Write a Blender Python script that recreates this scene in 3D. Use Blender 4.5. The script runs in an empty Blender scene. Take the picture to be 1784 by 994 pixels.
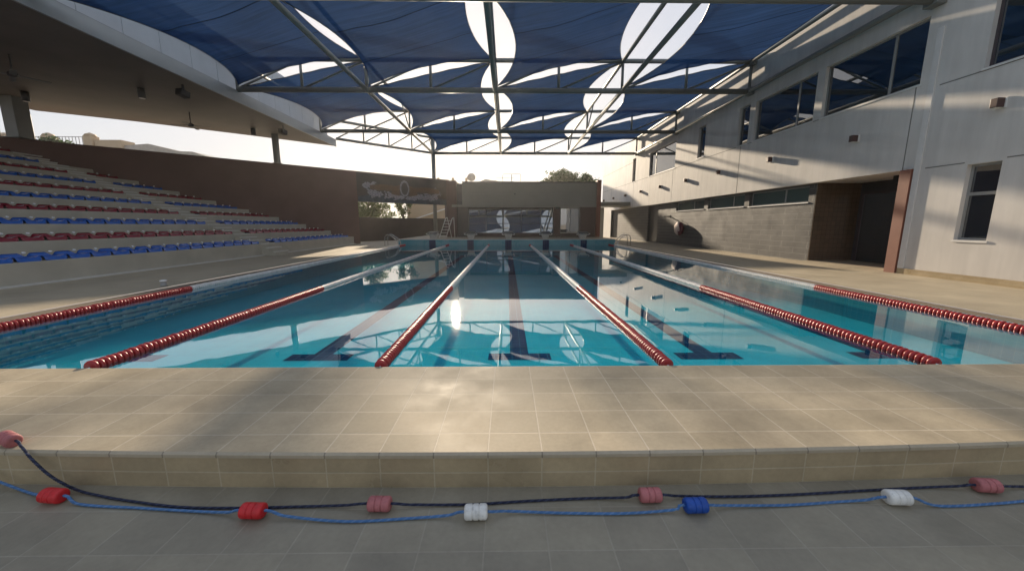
import bpy, bmesh, math, random
from mathutils import Vector, Matrix
random.seed(7)
S = bpy.context.scene
COL = S.collection
R = math.radians

# ---------------------------------------------------------------- camera, sky, sun, exposure
cam_d = bpy.data.cameras.new('camera')
cam_d.sensor_width = 36.0
cam_d.lens = 640.0 / 1784.0 * 36.0
cam_d.clip_start = 0.05
cam_d.clip_end = 6000.0
cam = bpy.data.objects.new('camera', cam_d)
COL.objects.link(cam)
cam.location = (0, 0, 1.24)
cam.rotation_euler = (R(90 - 9.404), 0, R(-0.7065))
S.camera = cam

SUN_EL, SUN_AZ = 14.0, -8.2           # degrees; azimuth from +Y towards +X
W = bpy.data.worlds.new('World')
S.world = W
W.use_nodes = True
nt = W.node_tree
nt.nodes.clear()
sky = nt.nodes.new('ShaderNodeTexSky')
sky.sky_type = 'NISHITA'
sky.sun_disc = False
sky.sun_elevation = R(SUN_EL)
sky.sun_rotation = R(SUN_AZ)
sky.air_density = 1.0
sky.dust_density = 1.3
sky.ozone_density = 1.0
bg = nt.nodes.new('ShaderNodeBackground')
bg.inputs['Strength'].default_value = 0.215
wo = nt.nodes.new('ShaderNodeOutputWorld')
# dusty evening haze: the sky's range is narrower than clear air would give
hs = nt.nodes.new('ShaderNodeVectorMath'); hs.operation = 'SCALE'; hs.inputs['Scale'].default_value = 1.0
nt.links.new(sky.outputs[0], hs.inputs[0])
gm = nt.nodes.new('ShaderNodeGamma'); gm.inputs['Gamma'].default_value = 0.42
nt.links.new(hs.outputs[0], gm.inputs[0])
tn = nt.nodes.new('ShaderNodeVectorMath'); tn.operation = 'MULTIPLY'; tn.inputs[1].default_value = (.97, 1.03, 1.45)
nt.links.new(gm.outputs[0], tn.inputs[0])
dv = nt.nodes.new('ShaderNodeVectorMath'); dv.operation = 'MULTIPLY_ADD'; dv.inputs[1].default_value = (.30, .34, .44); dv.inputs[2].default_value = (1, 1, 1)
nt.links.new(tn.outputs[0], dv.inputs[0])
qn = nt.nodes.new('ShaderNodeVectorMath'); qn.operation = 'DIVIDE'
nt.links.new(tn.outputs[0], qn.inputs[0]); nt.links.new(dv.outputs[0], qn.inputs[1])
nt.links.new(qn.outputs[0], bg.inputs[0])
nt.links.new(bg.outputs[0], wo.inputs[0])

sun_d = bpy.data.lights.new('sun', 'SUN')
sun_d.energy = 3.2
sun_d.angle = R(0.9)
sun_d.color = (1.0, 0.83, 0.62)
sun = bpy.data.objects.new('sun', sun_d)
COL.objects.link(sun)
sd = Vector((math.sin(R(SUN_AZ)) * math.cos(R(SUN_EL)), math.cos(R(SUN_AZ)) * math.cos(R(SUN_EL)), math.sin(R(SUN_EL))))
sun.rotation_euler = sd.to_track_quat('Z', 'Y').to_euler()
sun.location = (-8, 60, 20)

S.view_settings.view_transform = 'Standard'
S.view_settings.look = 'None'
S.view_settings.gamma = 1.0
S.view_settings.exposure = 1.58
S.render.engine = 'CYCLES'
S.cycles.max_bounces = 10
S.cycles.transparent_max_bounces = 16
S.cycles.use_denoising = True

# ---------------------------------------------------------------- helpers
class MB:
    """collects shapes into ONE mesh"""
    def __init__(self):
        self.v = []; self.f = []; self.mi = []; self.sm = []; self.m = 0; self.uv = None
    def face(self, ids, smooth=False):
        self.f.append(tuple(ids)); self.mi.append(self.m); self.sm.append(smooth)
    def poly(self, pts, smooth=False):
        b = len(self.v); self.v += [tuple(p) for p in pts]
        self.face(range(b, b + len(pts)), smooth)
    def box(self, a, b):
        x0, y0, z0 = [min(a[i], b[i]) for i in range(3)]
        x1, y1, z1 = [max(a[i], b[i]) for i in range(3)]
        n = len(self.v)
        self.v += [(x0,y0,z0),(x1,y0,z0),(x1,y1,z0),(x0,y1,z0),(x0,y0,z1),(x1,y0,z1),(x1,y1,z1),(x0,y1,z1)]
        for q in ((0,3,2,1),(4,5,6,7),(0,1,5,4),(1,2,6,5),(2,3,7,6),(3,0,4,7)):
            self.face([n + i for i in q])
        return self
    def bar(self, p, q, w, h, up=(0,0,1)):
        p = Vector(p); q = Vector(q); d = (q - p).normalized(); u = Vector(up)
        s = d.cross(u)
        if s.length < 1e-4: s = d.cross(Vector((0,1,0)))
        s.normalize(); u = s.cross(d)
        n = len(self.v)
        for e in (p, q):
            for a, b in ((-1,-1),(1,-1),(1,1),(-1,1)):
                self.v.append(tuple(e + s * (a * w / 2) + u * (b * h / 2)))
        for k in ((0,1,2,3),(7,6,5,4),(0,4,5,1),(1,5,6,2),(2,6,7,3),(3,7,4,0)):
            self.face([n + i for i in k])
        return self
    def tube(self, pts, r, n=10, caps=True, smooth=True):
        pts = [Vector(p) for p in pts]
        rs = r if isinstance(r, (list, tuple)) else [r] * len(pts)
        base = len(self.v); prev = None
        for i, p in enumerate(pts):
            if i == 0: d = pts[1] - p
            elif i == len(pts) - 1: d = p - pts[i-1]
            else: d = (pts[i+1] - p).normalized() + (p - pts[i-1]).normalized()
            d.normalize()
            if prev is None:
                s = d.cross(Vector((0,0,1)))
                if s.length < 1e-3: s = d.cross(Vector((1,0,0)))
            else:
                s = prev - d * prev.dot(d)
            s.normalize(); prev = s; u = s.cross(d)
            for k in range(n):
                a = 2 * math.pi * k / n
                self.v.append(tuple(p + (s * math.cos(a) + u * math.sin(a)) * rs[i]))
        for i in range(len(pts) - 1):
            for k in range(n):
                a = base + i*n + k; b = base + i*n + (k+1) % n
                self.face((a, b, b + n, a + n), smooth)
        if caps:
            self.face([base + k for k in range(n)][::-1])
            e = base + (len(pts)-1)*n
            self.face([e + k for k in range(n)])
        return self
    def prism(self, poly, z0, z1):
        n = len(poly); b = len(self.v)
        self.v += [(p[0], p[1], z0) for p in poly] + [(p[0], p[1], z1) for p in poly]
        self.face(list(range(b, b+n))[::-1]); self.face(range(b+n, b+2*n))
        for i in range(n):
            j = (i+1) % n
            self.face((b+i, b+j, b+n+j, b+n+i))
        return self
    def lathe(self, prof, c, axis=(0,0,1), n=16, smooth=True):
        """prof: [(r, t)] along axis"""
        ax = Vector(axis).normalized(); s = ax.orthogonal().normalized(); u = ax.cross(s); c = Vector(c)
        b = len(self.v)
        for r, t in prof:
            for k in range(n):
                a = 2*math.pi*k/n
                self.v.append(tuple(c + ax*t + (s*math.cos(a) + u*math.sin(a))*r))
        for i in range(len(prof)-1):
            for k in range(n):
                p = b+i*n+k; q = b+i*n+(k+1)%n
                self.face((p, q, q+n, p+n), smooth)
        self.face([b+k for k in range(n)][::-1]); e = b+(len(prof)-1)*n
        self.face([e+k for k in range(n)])
        return self
    def grid(self, fn, nu, nv, smooth=True, flip=False):
        b = len(self.v)
        for i in range(nu+1):
            for j in range(nv+1):
                self.v.append(tuple(fn(i/nu, j/nv)))
        for i in range(nu):
            for j in range(nv):
                q = (b+i*(nv+1)+j, b+(i+1)*(nv+1)+j, b+(i+1)*(nv+1)+j+1, b+i*(nv+1)+j+1)
                self.face(q[::-1] if flip else q, smooth)
        return self
    def build(self, name, mats, parent=None, loc=None, uvfn=None):
        if not isinstance(mats, (list, tuple)): mats = [mats]
        off = Vector((0,0,0))
        if parent is not None: off = wloc(parent)
        elif loc is not None: off = Vector(loc)
        me = bpy.data.meshes.new(name)
        me.from_pydata([tuple(Vector(p) - off) for p in self.v], [], self.f)
        for m in mats: me.materials.append(m)
        me.polygons.foreach_set('material_index', self.mi)
        me.polygons.foreach_set('use_smooth', self.sm)
        me.update()
        o = bpy.data.objects.new(name, me)
        COL.objects.link(o)
        if parent is not None: o.parent = parent
        else: o.location = off
        return o
def wloc(o):
    v = Vector(o.location)
    while o.parent: o = o.parent; v += Vector(o.location)
    return v
def tag(o, label, cat, group=None, kind=None):
    o['label'] = label; o['category'] = cat
    if group: o['group'] = group
    if kind: o['kind'] = kind
    return o
def thing(name, label, cat, loc=(0,0,0), group=None, rz=0):
    o = bpy.data.objects.new(name, None); COL.objects.link(o)
    o.empty_display_size = 0.2
    o.location = loc; o.rotation_euler = (0,0,rz)
    return tag(o, label, cat, group)
def struct(o):
    o['kind'] = 'structure'; return o
def copy_tree(o, parent=None):
    c = o.copy(); COL.objects.link(c); c.parent = parent
    for ch in list(o.children): copy_tree(ch, c)
    return c
def local(mb, name, mat, parent):
    """mesh given in the parent's own frame"""
    o = mb.build(name, mat); o.parent = parent; return o
def bevel(o, w=0.01, seg=2):
    m = o.modifiers.new('bevel', 'BEVEL'); m.width = w; m.segments = seg; m.limit_method = 'ANGLE'; m.angle_limit = R(40)
    return o
ORD = ['zeroth','first','second','third','fourth','fifth','sixth','seventh','eighth','ninth','tenth','eleventh','twelfth','thirteenth','fourteenth','fifteenth','sixteenth','seventeenth','eighteenth','nineteenth','twentieth','twenty-first','twenty-second','twenty-third','twenty-fourth','twenty-fifth','twenty-sixth','twenty-seventh','twenty-eighth','twenty-ninth','thirtieth','thirty-first','thirty-second','thirty-third','thirty-fourth','thirty-fifth','thirty-sixth','thirty-seventh','thirty-eighth']

# ---------------------------------------------------------------- materials
def nodes(name):
    m = bpy.data.materials.new(name); m.use_nodes = True
    t = m.node_tree; b = t.nodes['Principled BSDF']
    return m, t, b
def N(t, ty, **kw):
    n = t.nodes.new(ty)
    for k, v in kw.items(): setattr(n, k, v)
    return n
def L(t, a, b): t.links.new(a, b)
def ramp(t, fac, stops):
    r = N(t, 'ShaderNodeValToRGB')
    while len(r.color_ramp.elements) < len(stops): r.color_ramp.elements.new(0.5)
    for e, (p, c) in zip(r.color_ramp.elements, stops):
        e.position = p; e.color = (c[0], c[1], c[2], 1) if isinstance(c, (tuple, list)) else (c, c, c, 1)
    L(t, fac, r.inputs[0]); return r.outputs[0]
def mixc(t, mode, fac, a, b):
    n = N(t, 'ShaderNodeMix', data_type='RGBA', blend_type=mode)
    for s, v in ((0, fac), (6, a), (7, b)):
        if hasattr(v, 'links'): L(t, v, n.inputs[s])
        elif s == 0: n.inputs[0].default_value = v
        else: n.inputs[s].default_value = (v[0], v[1], v[2], 1)
    return n.outputs[2]
def pos(t, scale=(1,1,1), loc=(0,0,0), rot=(0,0,0), obj=False):
    if obj: g = N(t, 'ShaderNodeTexCoord').outputs['Object']
    else: g = N(t, 'ShaderNodeNewGeometry').outputs['Position']
    m = N(t, 'ShaderNodeMapping'); m.inputs['Scale'].default_value = scale
    m.inputs['Location'].default_value = loc; m.inputs['Rotation'].default_value = rot
    L(t, g, m.inputs[0]); return m.outputs[0]
def noise(t, vec, scale, detail=4, rough=0.55):
    n = N(t, 'ShaderNodeTexNoise'); n.inputs['Scale'].default_value = scale
    n.inputs['Detail'].default_value = detail; n.inputs['Roughness'].default_value = rough
    L(t, vec, n.inputs['Vector']); return n.outputs['Fac']
def bump(t, b, h, strength=0.3, dist=0.01):
    n = N(t, 'ShaderNodeBump'); n.inputs['Strength'].default_value = strength; n.inputs['Distance'].default_value = dist
    L(t, h, n.inputs['Height']); L(t, n.outputs[0], b.inputs['Normal']); return n
def plain(name, col, rough=0.5, metal=0.0, var=0.12, scale=6.0, bmp=0.0, spec=0.5, streak=None):
    m, t, b = nodes(name)
    v = pos(t, streak if streak else (1,1,1))
    f = noise(t, v, scale)
    c = ramp(t, f, [(0.3, tuple(x*(1-var) for x in col)), (0.7, tuple(min(1, x*(1+var)) for x in col))])
    L(t, c, b.inputs['Base Color'])
    b.inputs['Roughness'].default_value = rough; b.inputs['Metallic'].default_value = metal
    b.inputs['Specular IOR Level'].default_value = spec
    if bmp: bump(t, b, noise(t, pos(t), scale*8), bmp, 0.005)
    return m
def tiles(name, c1, c2, grout, bw, rh, ox, oy, plane='xy', mortar=0.004, rough=0.4, offset=0.0, bmp=0.5, stain=0.15, stain_scale=1.2, rough_var=0.15, spec=0.5):
    m, t, b = nodes(name)
    g = N(t, 'ShaderNodeNewGeometry'); sx = N(t, 'ShaderNodeSeparateXYZ'); L(t, g.outputs['Position'], sx.inputs[0])
    cx = N(t, 'ShaderNodeCombineXYZ')
    for i, a in enumerate(plane): L(t, sx.outputs['xyz'.index(a)], cx.inputs[i])
    mp = N(t, 'ShaderNodeMapping'); mp.inputs['Location'].default_value = (ox, oy, 0); L(t, cx.outputs[0], mp.inputs[0])
    br = N(t, 'ShaderNodeTexBrick'); br.offset = offset; br.squash = 1.0
    br.inputs['Scale'].default_value = 1.0; br.inputs['Mortar Size'].default_value = mortar
    br.inputs['Mortar Smooth'].default_value = 0.2
    br.inputs['Brick Width'].default_value = bw; br.inputs['Row Height'].default_value = rh
    br.inputs['Color1'].default_value = (*c1, 1); br.inputs['Color2'].default_value = (*c2, 1); br.inputs['Mortar'].default_value = (*grout, 1)
    L(t, mp.outputs[0], br.inputs['Vector'])
    f1 = noise(t, g.outputs['Position'], stain_scale, 6, 0.62)
    s1 = ramp(t, f1, [(0.32, 1-stain), (0.68, 1+stain*0.6)])
    f2 = noise(t, g.outputs['Position'], 38, 3)
    s2 = ramp(t, f2, [(0.3, 0.95), (0.7, 1.05)])
    c = mixc(t, 'MULTIPLY', 1.0, br.outputs['Color'], s1)
    c = mixc(t, 'MULTIPLY', 1.0, c, s2)
    L(t, c, b.inputs['Base Color'])
    rr = ramp(t, f1, [(0.3, max(0.02, rough-rough_var)), (0.7, min(1, rough+rough_var))])
    L(t, rr, b.inputs['Roughness'])
    b.inputs['Specular IOR Level'].default_value = spec
    inv = N(t, 'ShaderNodeMath', operation='SUBTRACT'); inv.inputs[0].default_value = 1.0; L(t, br.outputs['Fac'], inv.inputs[1])
    ad = N(t, 'ShaderNodeMath', operation='MULTIPLY_ADD'); L(t, f2, ad.inputs[0]); ad.inputs[1].default_value = 0.12; L(t, inv.outputs[0], ad.inputs[2])
    bump(t, b, ad.outputs[0], bmp, 0.003)
    return m

M = {}
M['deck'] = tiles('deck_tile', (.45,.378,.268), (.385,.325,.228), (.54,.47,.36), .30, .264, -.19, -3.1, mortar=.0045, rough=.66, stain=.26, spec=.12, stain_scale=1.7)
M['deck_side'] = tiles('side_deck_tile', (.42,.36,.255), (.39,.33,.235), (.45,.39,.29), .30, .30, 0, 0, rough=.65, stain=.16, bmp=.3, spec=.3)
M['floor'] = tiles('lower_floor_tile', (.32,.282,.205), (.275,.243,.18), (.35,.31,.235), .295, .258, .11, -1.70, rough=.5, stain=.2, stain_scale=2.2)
M['riser'] = tiles('riser_tile', (.43,.335,.20), (.39,.305,.185), (.49,.41,.275), .30, .0925, -.19, .03, plane='xz', rough=.4, stain=.14, stain_scale=3)
M['nosing'] = tiles('nosing_tile', (.44,.37,.265), (.42,.355,.25), (.25,.21,.15), .30, .60, -.19, .3, plane='xz', rough=.4)
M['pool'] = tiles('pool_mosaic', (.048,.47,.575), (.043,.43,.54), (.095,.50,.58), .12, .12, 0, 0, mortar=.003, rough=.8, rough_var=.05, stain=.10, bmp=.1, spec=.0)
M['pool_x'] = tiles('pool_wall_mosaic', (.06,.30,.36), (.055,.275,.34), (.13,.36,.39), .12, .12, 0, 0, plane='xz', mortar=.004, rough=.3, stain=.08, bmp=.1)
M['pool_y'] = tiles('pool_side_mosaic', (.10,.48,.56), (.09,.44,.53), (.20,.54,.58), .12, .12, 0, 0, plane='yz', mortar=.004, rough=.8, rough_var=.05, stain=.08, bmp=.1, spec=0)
M['lane'] = tiles('lane_line_tile', (.008,.03,.085), (.011,.036,.10), (.05,.13,.20), .12, .12, .06, .0, mortar=.006, rough=.8, rough_var=.05, bmp=.1, stain=.1, spec=.0)
M['gutter'] = plain('gutter_grating', (.17,.13,.09), .6, var=.2, scale=9)
M['concrete'] = plain('bleacher_concrete', (.45,.415,.335), .75, var=.10, scale=1.6, bmp=.15)
M['stair_edge'] = plain('stair_nosing', (.62,.60,.55), .6, var=.05)
M['brownwall'] = plain('brown_render', (.15,.085,.07), .8, var=.10, scale=1.0, bmp=.2)
M['darkfence'] = plain('dark_fence_panel', (.07,.058,.05), .6, var=.12, scale=2)
M['steel'] = plain('grey_painted_steel', (.19,.195,.18), .5, var=.06, scale=3, spec=.5)
M['steel_l'] = plain('light_steel', (.42,.43,.43), .35, metal=.6, var=.08)
M['chrome'] = plain('stainless_steel', (.62,.62,.60), .18, metal=1.0, var=.05)
M['fascia'] = plain('canopy_fascia_panel', (.50,.52,.54), .45, var=.06, scale=1.5)
M['trim'] = plain('canopy_trim', (.30,.31,.31), .35, var=.06, scale=2, metal=.2)
M['soffit'] = plain('canopy_soffit', (.145,.122,.105), .55, var=.16, scale=.7)
M['black'] = plain('black_plastic', (.02,.02,.022), .45)
M['dark'] = plain('dark_grey_metal', (.06,.06,.062), .4)
M['fin'] = plain('redbrown_cladding', (.24,.095,.062), .55, var=.10, scale=2)
M['fin_dark'] = plain('dark_brown_cladding', (.085,.045,.038), .5, var=.12, scale=2)
M['greyfascia'] = plain('grey_composite_panel', (.22,.22,.195), .5, var=.05, scale=1)
M['plinth'] = plain('brown_plinth', (.10,.075,.06), .7)
M['white'] = plain('white_paint', (.74,.73,.70), .5, var=.04)
M['whitewall'] = plain('white_render', (.66,.66,.66), .7, var=.05)
M['frame'] = plain('window_frame_metal', (.30,.30,.29), .4, var=.05)
M['frame_d'] = plain('dark_window_frame', (.07,.055,.06), .4, var=.05)
M['sill'] = plain('white_reveal', (.68,.67,.64), .6, var=.05)
M['beige'] = plain('villa_render', (.50,.38,.25), .8, var=.08, scale=1)
M['rooftile'] = plain('villa_roof', (.40,.36,.31), .7, var=.15, scale=3)
M['bark'] = plain('bark', (.11,.08,.055), .9, var=.3, scale=8)
M['sand'] = plain('outer_ground', (.34,.29,.22), .9, var=.12, scale=.3)
M['pipe'] = plain('downpipe_paint', (.68,.66,.63), .45, var=.04)
def plaster(name, col, plane_joint=None):
    m, t, b = nodes(name)
    v = pos(t, (1, 1, .12))
    f = noise(t, v, 5.0, 5); f2 = noise(t, pos(t), 0.8, 5); f3 = noise(t, pos(t), 60, 3)
    c = ramp(t, f, [(0.3, tuple(x*.91 for x in col)), (0.7, tuple(x*1.05 for x in col))])
    c = mixc(t, 'MULTIPLY', 1.0, c, ramp(t, f2, [(0.3, .90), (0.7, 1.04)]))
    L(t, c, b.inputs['Base Color']); b.inputs['Roughness'].default_value = .72
    b.inputs['Specular IOR Level'].default_value = .3
    bump(t, b, f3, .25, .004)
    return m
M['plaster'] = plaster('wall_plaster', (.66,.63,.59))
M['joint'] = plain('panel_joint', (.20,.19,.17), .8)
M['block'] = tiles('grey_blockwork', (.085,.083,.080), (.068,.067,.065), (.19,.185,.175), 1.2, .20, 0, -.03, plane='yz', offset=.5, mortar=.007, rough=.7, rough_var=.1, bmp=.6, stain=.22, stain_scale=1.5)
M['porch'] = tiles('brown_wall_tile', (.13,.095,.065), (.11,.085,.06), (.07,.05,.035), .15, .15, 0, 0, plane='xz', mortar=.005, rough=.22, rough_var=.06, bmp=.3)
def glassy(name, col, ior=1.9, rough=.015, wob=0.0):
    m, t, b = nodes(name)
    b.inputs['Base Color'].default_value = (*col, 1); b.inputs['Roughness'].default_value = rough
    b.inputs['IOR'].default_value = ior
    if wob: bump(t, b, noise(t, pos(t), 1.1, 2), wob, .02)
    return m
M['glass'] = glassy('tinted_window_glass', (.012,.022,.032), 2.5, wob=.05)
M['glass_c'] = glassy('green_window_glass', (.07,.11,.105), 1.7, .08)
M['glass_far'] = glassy('mirror_window_glass', (.10,.11,.10), 3.4, .02, wob=.06)
def plastic(name, col, rough=.3, scuff=.85):
    m, t, b = nodes(name)
    f = noise(t, pos(t, obj=True), 9.0, 4)
    c = ramp(t, f, [(0.3, tuple(x*.85 for x in col)), (0.7, tuple(min(1, x*1.1) for x in col))])
    sc_ = noise(t, pos(t, (1,1,1), obj=True), 46, 5, .7)
    c = mixc(t, 'MULTIPLY', 1.0, c, ramp(t, sc_, [(0.34, scuff), (0.50, 1.0)]))
    L(t, c, b.inputs['Base Color']); b.inputs['Roughness'].default_value = rough
    return m
M['tag'] = plain('pale_rim_glint', (.80,.80,.78), .3, var=.04)  # pale colour of the painted glints on the seat rims
M['seat_blue'] = plastic('blue_seat_plastic', (.012,.10,.42), .22)
M['seat_red'] = plastic('red_seat_plastic', (.22,.012,.028), .22)
M['rope_red'] = plastic('red_lane_float', (.42,.022,.022), .38)
M['rope_white'] = plastic('white_lane_float', (.66,.64,.60), .55)
M['f_red'] = plastic('red_foam', (.62,.02,.025), .5, .78)
M['f_pink'] = plastic('faded_red_foam', (.46,.15,.15), .65, .78)
M['f_white'] = plastic('white_foam', (.80,.78,.72), .55, .78)
M['f_blue'] = plastic('blue_foam', (.008,.07,.36), .5, .78)
M['navy'] = plastic('navy_rope_fibre', (.012,.016,.045), .7)
M['navy2'] = plastic('navy_rope_highlight', (.05,.06,.11), .7)  # lighter strand colour stands in for highlights on the twist
M['ltblue2'] = plastic('blue_rope_highlight', (.14,.26,.47), .6)  # lighter blue strand, the twist's highlight put into the colour
M['ltblue'] = plastic('blue_rope_fibre', (.075,.19,.40), .7)
M['lampglow'] = plain('lamp_lens', (.75,.73,.66), .3)

def water_mat():
    m, t, b = nodes('pool_water'); t.nodes.remove(b)
    out = t.nodes['Material Output']
    gl = N(t, 'ShaderNodeBsdfGlossy'); gl.inputs['Roughness'].default_value = .018
    tr = N(t, 'ShaderNodeBsdfTransparent'); tr.inputs['Color'].default_value = (.66,.97,1,1)
    mx = N(t, 'ShaderNodeMixShader')
    v = pos(t, (1,.55,1))
    f = noise(t, v, 1.1, 3, .5); f2 = noise(t, v, 5.0, 2, .5)
    ad = N(t, 'ShaderNodeMath', operation='MULTIPLY_ADD'); L(t, f2, ad.inputs[0]); ad.inputs[1].default_value = .12; L(t, f, ad.inputs[2])
    bp = N(t, 'ShaderNodeBump'); bp.inputs['Strength'].default_value = .06; bp.inputs['Distance'].default_value = .03
    L(t, ad.outputs[0], bp.inputs['Height'])
    L(t, bp.outputs[0], gl.inputs['Normal'])
    # Schlick reflectance, the same from above and from below the surface
    ge = N(t, 'ShaderNodeNewGeometry')
    dt = N(t, 'ShaderNodeVectorMath', operation='DOT_PRODUCT'); L(t, bp.outputs[0], dt.inputs[0]); L(t, ge.outputs['Incoming'], dt.inputs[1])
    ab = N(t, 'ShaderNodeMath', operation='ABSOLUTE'); L(t, dt.outputs['Value'], ab.inputs[0])
    om = N(t, 'ShaderNodeMath', operation='SUBTRACT', use_clamp=True); om.inputs[0].default_value = 1.0; L(t, ab.outputs[0], om.inputs[1])
    pw = N(t, 'ShaderNodeMath', operation='POWER'); L(t, om.outputs[0], pw.inputs[0]); pw.inputs[1].default_value = 3.6
    sc = N(t, 'ShaderNodeMath', operation='MULTIPLY_ADD', use_clamp=True); L(t, pw.outputs[0], sc.inputs[0]); sc.inputs[1].default_value = .97; sc.inputs[2].default_value = .025
    L(t, sc.outputs[0], mx.inputs[0]); L(t, tr.outputs[0], mx.inputs[1]); L(t, gl.outputs[0], mx.inputs[2])
    L(t, mx.outputs[0], out.inputs[0])
    return m
M['water'] = water_mat()
def sail_mat():
    m, t, b = nodes('blue_shade_cloth'); t.nodes.remove(b)
    out = t.nodes['Material Output']
    uv = N(t, 'ShaderNodeUVMap').outputs[0]
    mp = N(t, 'ShaderNodeMapping'); mp.inputs['Scale'].default_value = (1.2, 42, 1); L(t, uv, mp.inputs[0])
    f = noise(t, mp.outputs[0], 1.0, 5, .7)
    big = noise(t, pos(t), .55, 4)
    sx = N(t, 'ShaderNodeSeparateXYZ'); L(t, uv, sx.inputs[0])
    # panel seams run across the bay, four panels along it
    m4 = N(t, 'ShaderNodeMath', operation='MULTIPLY'); L(t, sx.outputs[1], m4.inputs[0]); m4.inputs[1].default_value = 3.0
    fr = N(t, 'ShaderNodeMath', operation='FRACT'); L(t, m4.outputs[0], fr.inputs[0])
    seam = ramp(t, fr.outputs[0], [(0.0, .25), (0.018, .25), (0.024, 1.0), (1.0, 1.0)])
    c = ramp(t, f, [(0.28, (.007,.025,.072)), (0.72, (.022,.055,.150))])
    c = mixc(t, 'MULTIPLY', 1.0, c, ramp(t, big, [(0.3, .85), (0.7, 1.12)]))
    c = mixc(t, 'MULTIPLY', 1.0, c, seam)
    df = N(t, 'ShaderNodeBsdfDiffuse'); tl = N(t, 'ShaderNodeBsdfTranslucent'); tp = N(t, 'ShaderNodeBsdfTransparent')
    L(t, c, df.inputs[0]); L(t, c, tl.inputs[0])
    tp.inputs[0].default_value = (.55,.75,1,1)
    a = N(t, 'ShaderNodeMixShader'); a.inputs[0].default_value = .45; L(t, df.outputs[0], a.inputs[1]); L(t, tl.outputs[0], a.inputs[2])
    e = N(t, 'ShaderNodeMixShader')
    k = N(t, 'ShaderNodeMath', operation='MULTIPLY'); L(t, seam, k.inputs[0]); k.inputs[1].default_value = .035
    L(t, k.outputs[0], e.inputs[0]); L(t, a.outputs[0], e.inputs[1]); L(t, tp.outputs[0], e.inputs[2])
    L(t, e.outputs[0], out.inputs[0])
    return m
M['sail'] = sail_mat()
def leaf_mat(name, c):
    m, t, b = nodes(name)
    f = noise(t, pos(t), 2.2, 3)
    L(t, ramp(t, f, [(0.3, tuple(x*.6 for x in c)), (0.7, tuple(x*1.35 for x in c))]), b.inputs['Base Color'])
    b.inputs['Roughness'].default_value = .6
    tl = N(t, 'ShaderNodeBsdfTranslucent'); tl.inputs[0].default_value = (c[0]*1.3, c[1]*1.4, c[2]*.7, 1)
    mx = N(t, 'ShaderNodeMixShader'); mx.inputs[0].default_value = .35
    L(t, b.outputs[0], mx.inputs[1]); L(t, tl.outputs[0], mx.inputs[2]); L(t, mx.outputs[0], t.nodes['Material Output'].inputs[0])
    return m
M['leaf'] = leaf_mat('dark_foliage', (.045,.075,.028))
M['leaf2'] = leaf_mat('olive_foliage', (.085,.105,.035))

# ---------------------------------------------------------------- dimensions
PXL, PXR = -6.55, 6.52          # pool edges
PY0, PY1 = 3.10, 23.3           # near and far pool walls
ZW = -0.035                     # water
ZP = -0.52                      # pool floor
ZL = -0.214                     # lower floor in front
ZF = 0.33                       # raised far deck
XR = 10.1                       # right building face
TY = [9.4, 16.1, 22.8, 29.5]    # trusses
TX = [-10.9, -5.7, -0.5, 4.7, 9.95]
ZB, ZT = 6.63, 7.76
U = Vector((0.7396, 0.6730, 0)) # direction of the oblique boundary wall
NRM = Vector((0.6730, -0.7396, 0))
WD = -24.53
def wallY(x, off=0.0):          # y of the wall's pool side face at this x
    return (NRM.x * x - (WD - off)) / -NRM.y

# ---------------------------------------------------------------- ground, decks, pool
mb = MB()
BIG = 2500
hx0, hx1, hy0, hy1 = -34, 24, -14, 31.5
for q in ([(-BIG,-BIG),(BIG,-BIG),(BIG,hy0),(-BIG,hy0)], [(-BIG,hy1),(BIG,hy1),(BIG,BIG),(-BIG,BIG)],
          [(-BIG,hy0),(hx0,hy0),(hx0,hy1),(-BIG,hy1)], [(hx1,hy0),(BIG,hy0),(BIG,hy1),(hx1,hy1)]):
    mb.poly([(x, y, -0.02) for x, y in q])
struct(mb.build('ground', M['sand']))

def edgeY(x):                   # the step's gently bowed front edge
    return 1.845 + 0.0075 * min(abs(x), 7.0) ** 2
mb = MB()
xs = [-34 + i * 0.5 for i in range(int((XR - 0.0 + 34) / 0.5) + 1)] + [XR + .1]
for a, b in zip(xs[:-1], xs[1:]):
    mb.poly([(a, edgeY(a)+.012, 0), (b, edgeY(b)+.012, 0), (b, PY0, 0), (a, PY0, 0)])
struct(mb.build('pool_deck', M['deck']))
mb = MB()
for a, b in zip(xs[:-1], xs[1:]):
    ya, yb = edgeY(a), edgeY(b)
    mb.m = 1
    mb.poly([(a, ya, -.012), (b, yb, -.012), (b, yb+.012, 0), (a, ya+.012, 0)], True)
    mb.poly([(a, ya, -.03), (b, yb, -.03), (b, yb, -.012), (a, ya, -.012)])
    mb.poly([(a, ya+.008, -.03), (b, yb+.008, -.03), (b, yb, -.03), (a, ya, -.03)])
    mb.m = 0
    mb.poly([(a, ya+.008, ZL), (b, yb+.008, ZL), (b, yb+.008, -.03), (a, ya+.008, -.03)])
struct(mb.build('deck_step', [M['riser'], M['nosing']]))
mb = MB()
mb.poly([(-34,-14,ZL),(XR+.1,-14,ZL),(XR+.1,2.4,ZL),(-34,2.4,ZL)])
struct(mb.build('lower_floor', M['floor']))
mb = MB()
mb.poly([(-34,PY0,0),(PXL-.30,PY0,0),(PXL-.30,31.5,0),(-34,31.5,0)])
mb.poly([(PXR+.30,PY0,0),(16,PY0,0),(16,31.5,0),(PXR+.30,31.5,0)])
mb.poly([(-34,31.5,0),(16,31.5,0),(16,46,0),(-34,46,0)])
struct(mb.build('side_deck', M['deck_side']))
mb = MB()
for x0, x1 in ((PXL-.30, PXL-.002), (PXR+.002, PXR+.30)):
    mb.poly([(x0,PY0,-.008),(x1,PY0,-.008),(x1,PY1,-.008),(x0,PY1,-.008)])
struct(mb.build('overflow_gutter', M['gutter']))
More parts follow.
